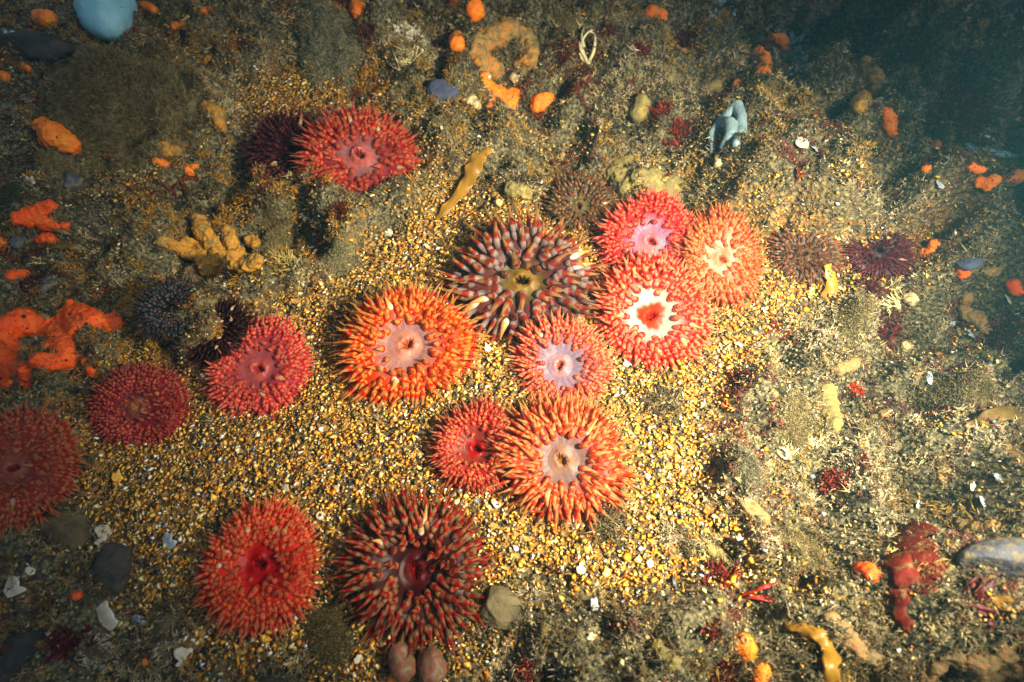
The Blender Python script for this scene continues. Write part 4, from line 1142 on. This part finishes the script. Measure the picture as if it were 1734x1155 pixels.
sheet('broad_red_seaweed', 'frond', 'large brick red seaweed with broad flat fronds at lower right',
      [[(1500, 893), (1560, 888), (1572, 912), (1595, 935), (1608, 985), (1590, 1015), (1556, 1008), (1530, 960), (1512, 925)],
       [(1492, 975), (1530, 965), (1535, 1020), (1538, 1085), (1518, 1080), (1500, 1030)],
       [(1478, 948), (1520, 935), (1545, 975), (1530, 1000), (1496, 996)]], M_RA)
weed('dark wine leaves fanning right of the broad brick red seaweed', 1625, 1020, 14, 62, 7, -40, 50, M_RD, 10)
weed('olive yellow leaf beside the dark wine leaves', 1650, 1020, 2, 62, 8, -5, 12, M_KE, 12, 'yellow_seaweed')
weed('straight thin red weed twig lying on gravel at lower right', 1250, 1010, 3, 68, 3.5, 4, 16, M_RB, 8)
weed('red brown weed tuft under the rounded tan squirt', 1214, 972, 14, 40, 4.5, 90, 400, M_RA, 8)
weed('maroon weed knot on the lower edge of the gravel', 1044, 1056, 9, 18, 6, 0, 360, M_RD, 10)
weed('small wine red weed right of the maroon knot', 1070, 1062, 5, 14, 5, 0, 360, M_RD, 8)
weed('wine red weed near the round orange sponge at the bottom', 1206, 1072, 8, 24, 6, 0, 360, M_RD, 8)
weed('dark red weed on the bottom edge left of the stipe', 1222, 1140, 12, 34, 7, 0, 360, M_RD, 10)
weed('crimson weed strands at the bottom edge under the slab rock', 890, 1140, 8, 34, 5, 0, 180, M_RA, 8)
weed('rusty weed in the dark lower left corner', 110, 1090, 10, 44, 6, 0, 360, M_RD, 10)
weed('dark red weed curling over the crevice at left', 60, 480, 8, 34, 5, 0, 180, M_RD, 10)

# ------------------------------------------------------------------ stones and shells
def stone(label, px, py, rx, ry, rot, hr, mat, name='stone', rough=0.25, seed=1, sink=0.3, cat='stone', facets=11):
    x, y, z = at(px, py); m = mpp(x, y, z); rs = np.random.default_rng(seed + int(px))
    bm = bmesh.new(); bmesh.ops.create_icosphere(bm, subdivisions=5, radius=1.0)
    pl = [(Vector(rs.normal(0, 1, 3)).normalized(), 0.55 + 0.3 * rs.random()) for _ in range(facets)]
    for v in bm.verts:
        c = v.co.copy()
        for nrm, dd in pl:
            t = c.dot(nrm)
            if t > dd: c -= nrm * (t - dd) * 0.92
        k = 1 + rough * (float(fbm(c.x * 0.1 + px, c.y * 0.1 + c.z * 0.07, 0.08, 4)) - 0.5)
        c *= k; v.co = Vector((c.x * rx * m, c.y * ry * m * 1.1, c.z * hr * m))
    me = bpy.data.meshes.new(name); bm.to_mesh(me); bm.free()
    for p in me.polygons: p.use_smooth = True
    for k in range(10 if mat in (M_BS, M_DS) else 0):
        a_ = rs.random() * 6.28; q_ = rs.random() ** 0.5
        SKIRT.append((x + math.cos(a_) * q_ * rx * m * .8, y + math.sin(a_) * q_ * ry * m * .8, z, 0.012 * rs.random() + 0.003))
    return tag(link(name, me, mat, loc=(x, y, z + hr * m * (1 - 2 * sink) * 0.3), rot=(0, 0, R(rot))), label, cat)

stone('slate purple flat stone right of the single red anemone', 750, 158, 31, 22, 25, 22, M_SL, facets=5)
stone('dark angular slab rock with a deep shadow at the bottom of the gravel', 848, 1036, 58, 32, -32, 34, M_BS, rough=0.3)
stone('long smooth grey stone entering from the right edge at lower right', 1694, 948, 86, 28, 6, 40, M_GS, rough=0.3, sink=0.05, facets=2)
stone('silt covered boulder with a black shadow at lower left', 112, 900, 58, 42, -20, 44, M_BS, rough=0.3)
stone('dark rock wedge under the silt covered boulder', 184, 968, 50, 40, -40, 26, M_DS, rough=0.3)
stone('ochre brown stone near the bottom left', 282, 1062, 38, 40, 20, 18, M_BS, rough=0.3)
stone('blue grey rounded stone behind the scarlet sponge cup', 1642, 446, 22, 16, -20, 14, M_SL)
stone('small grey stone in front of the brown cushion at far left', 122, 312, 26, 20, 0, 18, M_GS)
stone('dark grey pebble beside the red orange lump at far left', 32, 410, 16, 12, 10, 10, M_GS)
stone('flat grey stone in the dark turf at far left', 78, 482, 24, 16, 10, 10, M_GS)
stone('dark pebble on the gravel right of the salmon anemone', 1128, 686, 11, 9, 20, 5, M_DS)
stone('black chip of stone on gravel below the salmon anemone', 1032, 890, 8, 9, 20, 4, M_DS)
stone('rusty brown pebble at the right border of the gravel', 1230, 686, 10, 8, 20, 6, lump_mat('rusty_stone', (130, 70, 20), (170, 104, 40)))
stone('dark rock lump filling the lower left corner', 40, 1120, 80, 50, 10, 30, M_DS, rough=0.35)
stone('brown rock shoulder on the bottom edge left of the crimson anemone', 470, 1150, 50, 24, 0, 14, M_DS, rough=0.3)
stone('shadowed rock ledge at the top left edge', 60, 84, 70, 26, -6, 26, M_DS, rough=0.35)

def shell(label, px, py, r, rot, mat, tilt=15, name='bivalve_shell', dome=0.2, asp=1.0, rib=14):
    x, y, z = at(px, py); m = mpp(x, y, z); s = r * m
    nu, nv = 28, 10; V = []
    for j in range(nv + 1):
        v = j / nv
        for i in range(nu + 1):
            u = i / nu; a = R(-68 + 136 * u)
            rr = v * (1 + 0.06 * math.sin(u * math.pi) + 0.7 * v * (float(vnoise(u * 7 + px, py, 1.0)) - 0.5)) * (1 - 0.25 * abs(2 * u - 1) ** 3)
            X_ = math.sin(a) * rr * asp; Y_ = math.cos(a) * rr - 0.5
            Z_ = dome * math.sin(min(v * 1.25, 1.25) * 1.6) * (1 - (2 * u - 1) ** 2 * 0.8) + 0.02 * math.cos(u * rib * 6.28) * v
            V.append((X_ * s * 1.3, Y_ * s * 1.7, Z_ * s))
    F = [[j * (nu + 1) + i, j * (nu + 1) + i + 1, (j + 1) * (nu + 1) + i + 1, (j + 1) * (nu + 1) + i] for j in range(nv) for i in range(nu)]
    o = link(name, mesh_np(name, np.array(V), F4=np.array(F)), mat, loc=(x, y, z + 0.0025 + 0.1 * s), rot=(R(tilt), R(tilt * 0.5), R(rot)))
    so = o.modifiers.new('s', 'SOLIDIFY'); so.thickness = s * 0.10
    return tag(o, label, 'shell')

SH = [
    ('big creamy white shell chunk on the upper right turf', 1356, 246, 19, 40, M_WH, 10),
    ('thin grey shell sliver just right of the big creamy shell chunk', 1380, 256, 9, 70, M_BW, 20),
    ('small white shell dot above the big creamy shell chunk', 1380, 223, 5, 70, M_WH, 20),
    ('fuzzy pale shell fragment left of the faint orange spot, upper right', 1532, 246, 12, 150, M_BW, 25),
    ('white squarish shell chip on the gravel below the kelp blade', 660, 398, 10, 30, M_WH, 12),
    ('grey ribbed limpet at the lower edge of the gravel', 1006, 1027, 14, 10, M_GR, 8),
    ('cream yellow broken shell among dark rocks at lower left', 182, 1046, 24, -50, M_WH, 20),
    ('narrow grey shell blade right of the cream broken shell', 236, 1054, 14, -50, M_GR, 35),
    ('pale shell wedge near the left edge of the lower rocks', 28, 996, 20, -70, M_WH, 15),
    ('white glinting shell chip at the left of the lower rocks', 56, 968, 9, 60, M_WH, 15),
    ('bluish white shell point on the gravel left of the red orange anemone', 288, 918, 13, -60, M_BW, 25),
    ('small white shell disc by the silt covered boulder', 180, 904, 11, 20, M_WH, 10),
    ('small white shell disc below the first by the boulder', 176, 920, 9, 80, M_WH, 10),
    ('grey shell chip lying on the silt covered boulder', 108, 910, 8, 60, M_BW, 10),
    ('amber shell disc on the gravel beside the faded left anemone', 203, 810, 13, 10, M_YS, 6),
    ('shiny bluish white shell on dark turf at lower right', 1252, 916, 9, 10, M_BW, 8),
    ('white shell dot on gravel right of the rosette', 1082, 948, 6, 10, M_WH, 8),
    ('cream shell chip beside the white dot on the lower gravel', 1100, 956, 9, 50, M_WH, 8),
    ('round white shell just below the salmon anemone tips', 970, 884, 7, 10, M_WH, 8),
    ('blue grey shell chip on the gravel left of the bright patch', 874, 930, 7, 60, M_GR, 12),
    ('white shell flake on gravel above the dark crimson anemone', 572, 828, 8, -40, M_WH, 25),
    ('cream shell flake left of the white flake above the crimson anemone', 486, 828, 8, -60, M_WH, 18),
    ('white shell chip left of the large maroon anemone', 724, 420, 6, 30, M_WH, 12),
    ('pale shell chip under the large maroon anemone, near its tips', 826, 592, 9, 30, M_WH, 12),
    ('long cream shell flake on the bright lower gravel', 984, 966, 12, 20, M_WH, 20),
    ('golden shell disc on the bright lower gravel', 1026, 970, 11, 60, M_YS, 8),
    ('tan shell flake on the gravel under the dark red mouth anemone', 842, 856, 9, 60, M_WH, 14),
    ('pale yellow shell at the bottom left among rubble', 316, 1112, 13, 70, M_WH, 15),
    ('white shell chip under the red orange anemone at bottom', 490, 1122, 10, 10, M_WH, 30),
    ('grey white shell chip left of the pink squirts', 608, 1118, 9, 30, M_WH, 20),
    ('white shell triangle at the rim of the right shelly hollow', 1644, 828, 10, 20, M_WH, 20),
    ('grey shell plate inside the right shelly hollow', 1662, 852, 10, 60, M_GR, 12),
    ('bluish shell plate at the top of the right shelly hollow', 1688, 812, 12, 100, M_GR, 14),
    ('white shell chip above the right shelly hollow', 1644, 788, 5, 0, M_WH, 14),
    ('pink white shell chip on the right turf above the broad seaweed', 1552, 858, 8, 0, M_WH, 24),
    ('pale barnacle shell at the dark top left edge', 20, 58, 12, 80, M_BW, 12),
    ('dim white shell chips under the first ledge at top left', 52, 172, 12, 100, M_BW, 12),
    ('cream pebble like shell beside the small grey stone at far left', 54, 312, 13, 20, M_WH, 12),
    ('broken white shell in the heap on the right turf', 1572, 646, 12, 20, M_BW, 20),
    ('shining bluish shell heap top on the right turf', 1606, 546, 17, 20, M_BW, 20),
    ('slanting bluish shell below the shining one', 1642, 568, 12, 70, M_BW, 20),
    ('white shell crumbs near the right edge sponge', 1704, 510, 11, 70, M_WH, 20),
    ('grey oyster shell left of the orange patch at right', 1590, 316, 12, 20, M_GR, 16),
    ('white shell on gravel under the purplish anemone', 1508, 470, 8, 70, M_WH, 20),
    ('small white shell at the right end below the purplish anemone', 1548, 468, 8, 110, M_WH, 20),
    ('white shell dot on turf beside the cream bar sponge', 1396, 640, 5, 0, M_WH, 20),
    ('tiny white shell left of the stipe at lower right', 1390, 1022, 7, 0, M_WH, 20),
    ('white shell scrap by the tan fuzz cushion at lower right', 1306, 988, 7, 0, M_WH, 20),
    ('yellow white shell stuck at the lower gravel border', 1000, 1080, 9, 0, M_WH, 25),
    ('bright shell flakes on gravel right of the pinkish anemone', 1060, 618, 9, 80, M_WH, 20),
    ('white shell flake on gravel below the red ringed anemone', 1250, 586, 9, 110, M_WH, 20),
]
for lb, px, py, r, rot, mt, tl_ in SH:
    shell(lb, px, py, r * (1.15 if px < 330 and py > 850 else 0.85), rot, mt, tl_, asp=random.uniform(0.7, 1.1), rib=random.choice([0, 14, 18]))
kelp('razor_shell', 'long pale blue shell lying at the right edge in the gloom', [(1636, 246, 8, 6), (1650, 256, 13, 8), (1680, 262, 13, 8), (1706, 264, 11, 7), (1722, 270, 6, 5)],
     lump_mat('pale_blue_shell', (110, 160, 166), (150, 190, 190), 0.5), 0.3, 'shell', 0.002)

def crust(label, px, py, r, n, mat, seed=3):
    """patch of white barnacle plates: cones with open tops"""
    rs = np.random.default_rng(seed + px); ox, oy, oz = at(px, py); bm = bmesh.new()
    for i in range(n):
        q = rs.normal(0, r * 0.42, 2); x, y, z = at(px + q[0], py + q[1]); m = mpp(x, y, z); s = m * rs.uniform(2.0, 4.6)
        ret = bmesh.ops.create_cone(bm, cap_ends=False, segments=7, radius1=s, radius2=s * 0.45, depth=s * 0.9,
              matrix=Matrix.Translation((x - ox, y - oy, z - oz + s * 0.6)) @ Euler((rs.normal(0, .35), rs.normal(0, .35), rs.random() * 6)).to_matrix().to_4x4())
    me = bpy.data.meshes.new('barnacle_crust'); bm.to_mesh(me); bm.free()
    o = link('barnacle_crust', me, mat, loc=(ox, oy, oz)); so = o.modifiers.new('s', 'SOLIDIFY'); so.thickness = 0.0008
    return tag(o, label, 'barnacles', kind='stuff')
crust('sparkling white barnacle crust at top centre left of the orange egg', 694, 62, 30, 90, M_WH)
crust('chalky blue white crust running down beside the orange knob, upper right', 1336, 76, 34, 110, M_BW)
crust('pale crust at the top edge right of the orange dome', 1222, 14, 26, 60, M_BW)
crust('second part of the chalky crust lower down toward the shaded hollow', 1352, 104, 24, 70, M_BW)

def cup(label, px, py, r, dz_px, mat):
    x, y, z = at(px, py); m = mpp(x, y, z); s = r * m; bm = bmesh.new()
    bmesh.ops.create_cone(bm, cap_ends=False, segments=18, radius1=s, radius2=s * 0.6, depth=s * 0.9)
    me = bpy.data.meshes.new('barnacle'); bm.to_mesh(me); bm.free()
    for p in me.polygons: p.use_smooth = True
    o = link('barnacle', me, mat, loc=(x, y, z + dz_px * m)); so = o.modifiers.new('s', 'SOLIDIFY'); so.thickness = s * 0.35
    return tag(o, label, 'barnacle')
cup('round cream barnacle cup on the branching orange sponge', 827, 140, 6, 14, M_WH)
cup('tan barnacle cup on the round orange sponge at bottom right', 1252, 1086, 8, 26, M_PO)
cup('small open cream tube mouth beside the red orange anemone', 543, 874, 9, 5, M_WH)
cup('pale ring shaped barnacle near the gravel at lower right', 1294, 930, 6, 5, M_GR)

tag(link('hydroid_turf', gen_turf(), TURF_MAT), 'silty olive brown turf of tiny hydroids covering the rocks', 'turf', kind='stuff')

# ------------------------------------------------------------------ haze: the sea water
hz = bpy.data.meshes.new('haze'); bmh = bmesh.new()
bmesh.ops.create_cube(bmh, size=1.0); bmh.to_mesh(hz); bmh.free()
hm, hnt, hb = newmat('haze')
hnt.nodes.remove(hb)
pv = N(hnt, 'ShaderNodeVolumePrincipled')
pv.inputs['Color'].default_value = (0.10, 0.36, 0.45, 1)
pv.inputs['Absorption Color'].default_value = (0.35, 0.75, 0.78, 1)
pv.inputs['Density'].default_value = 0.13
pv.inputs['Anisotropy'].default_value = 0.3
hnt.links.new(pv.outputs[0], [n for n in hnt.nodes if n.type == 'OUTPUT_MATERIAL'][0].inputs['Volume'])
ho = link('haze', hz, hm, loc=(0, 1.0, (0.72 + float(Z.min()) - 1.0) / 2), scale=(12, 12, 0.72 - (float(Z.min()) - 1.0)))
tag(ho, 'teal sea water filling the view and dimming far things', 'sea water', kind='stuff')
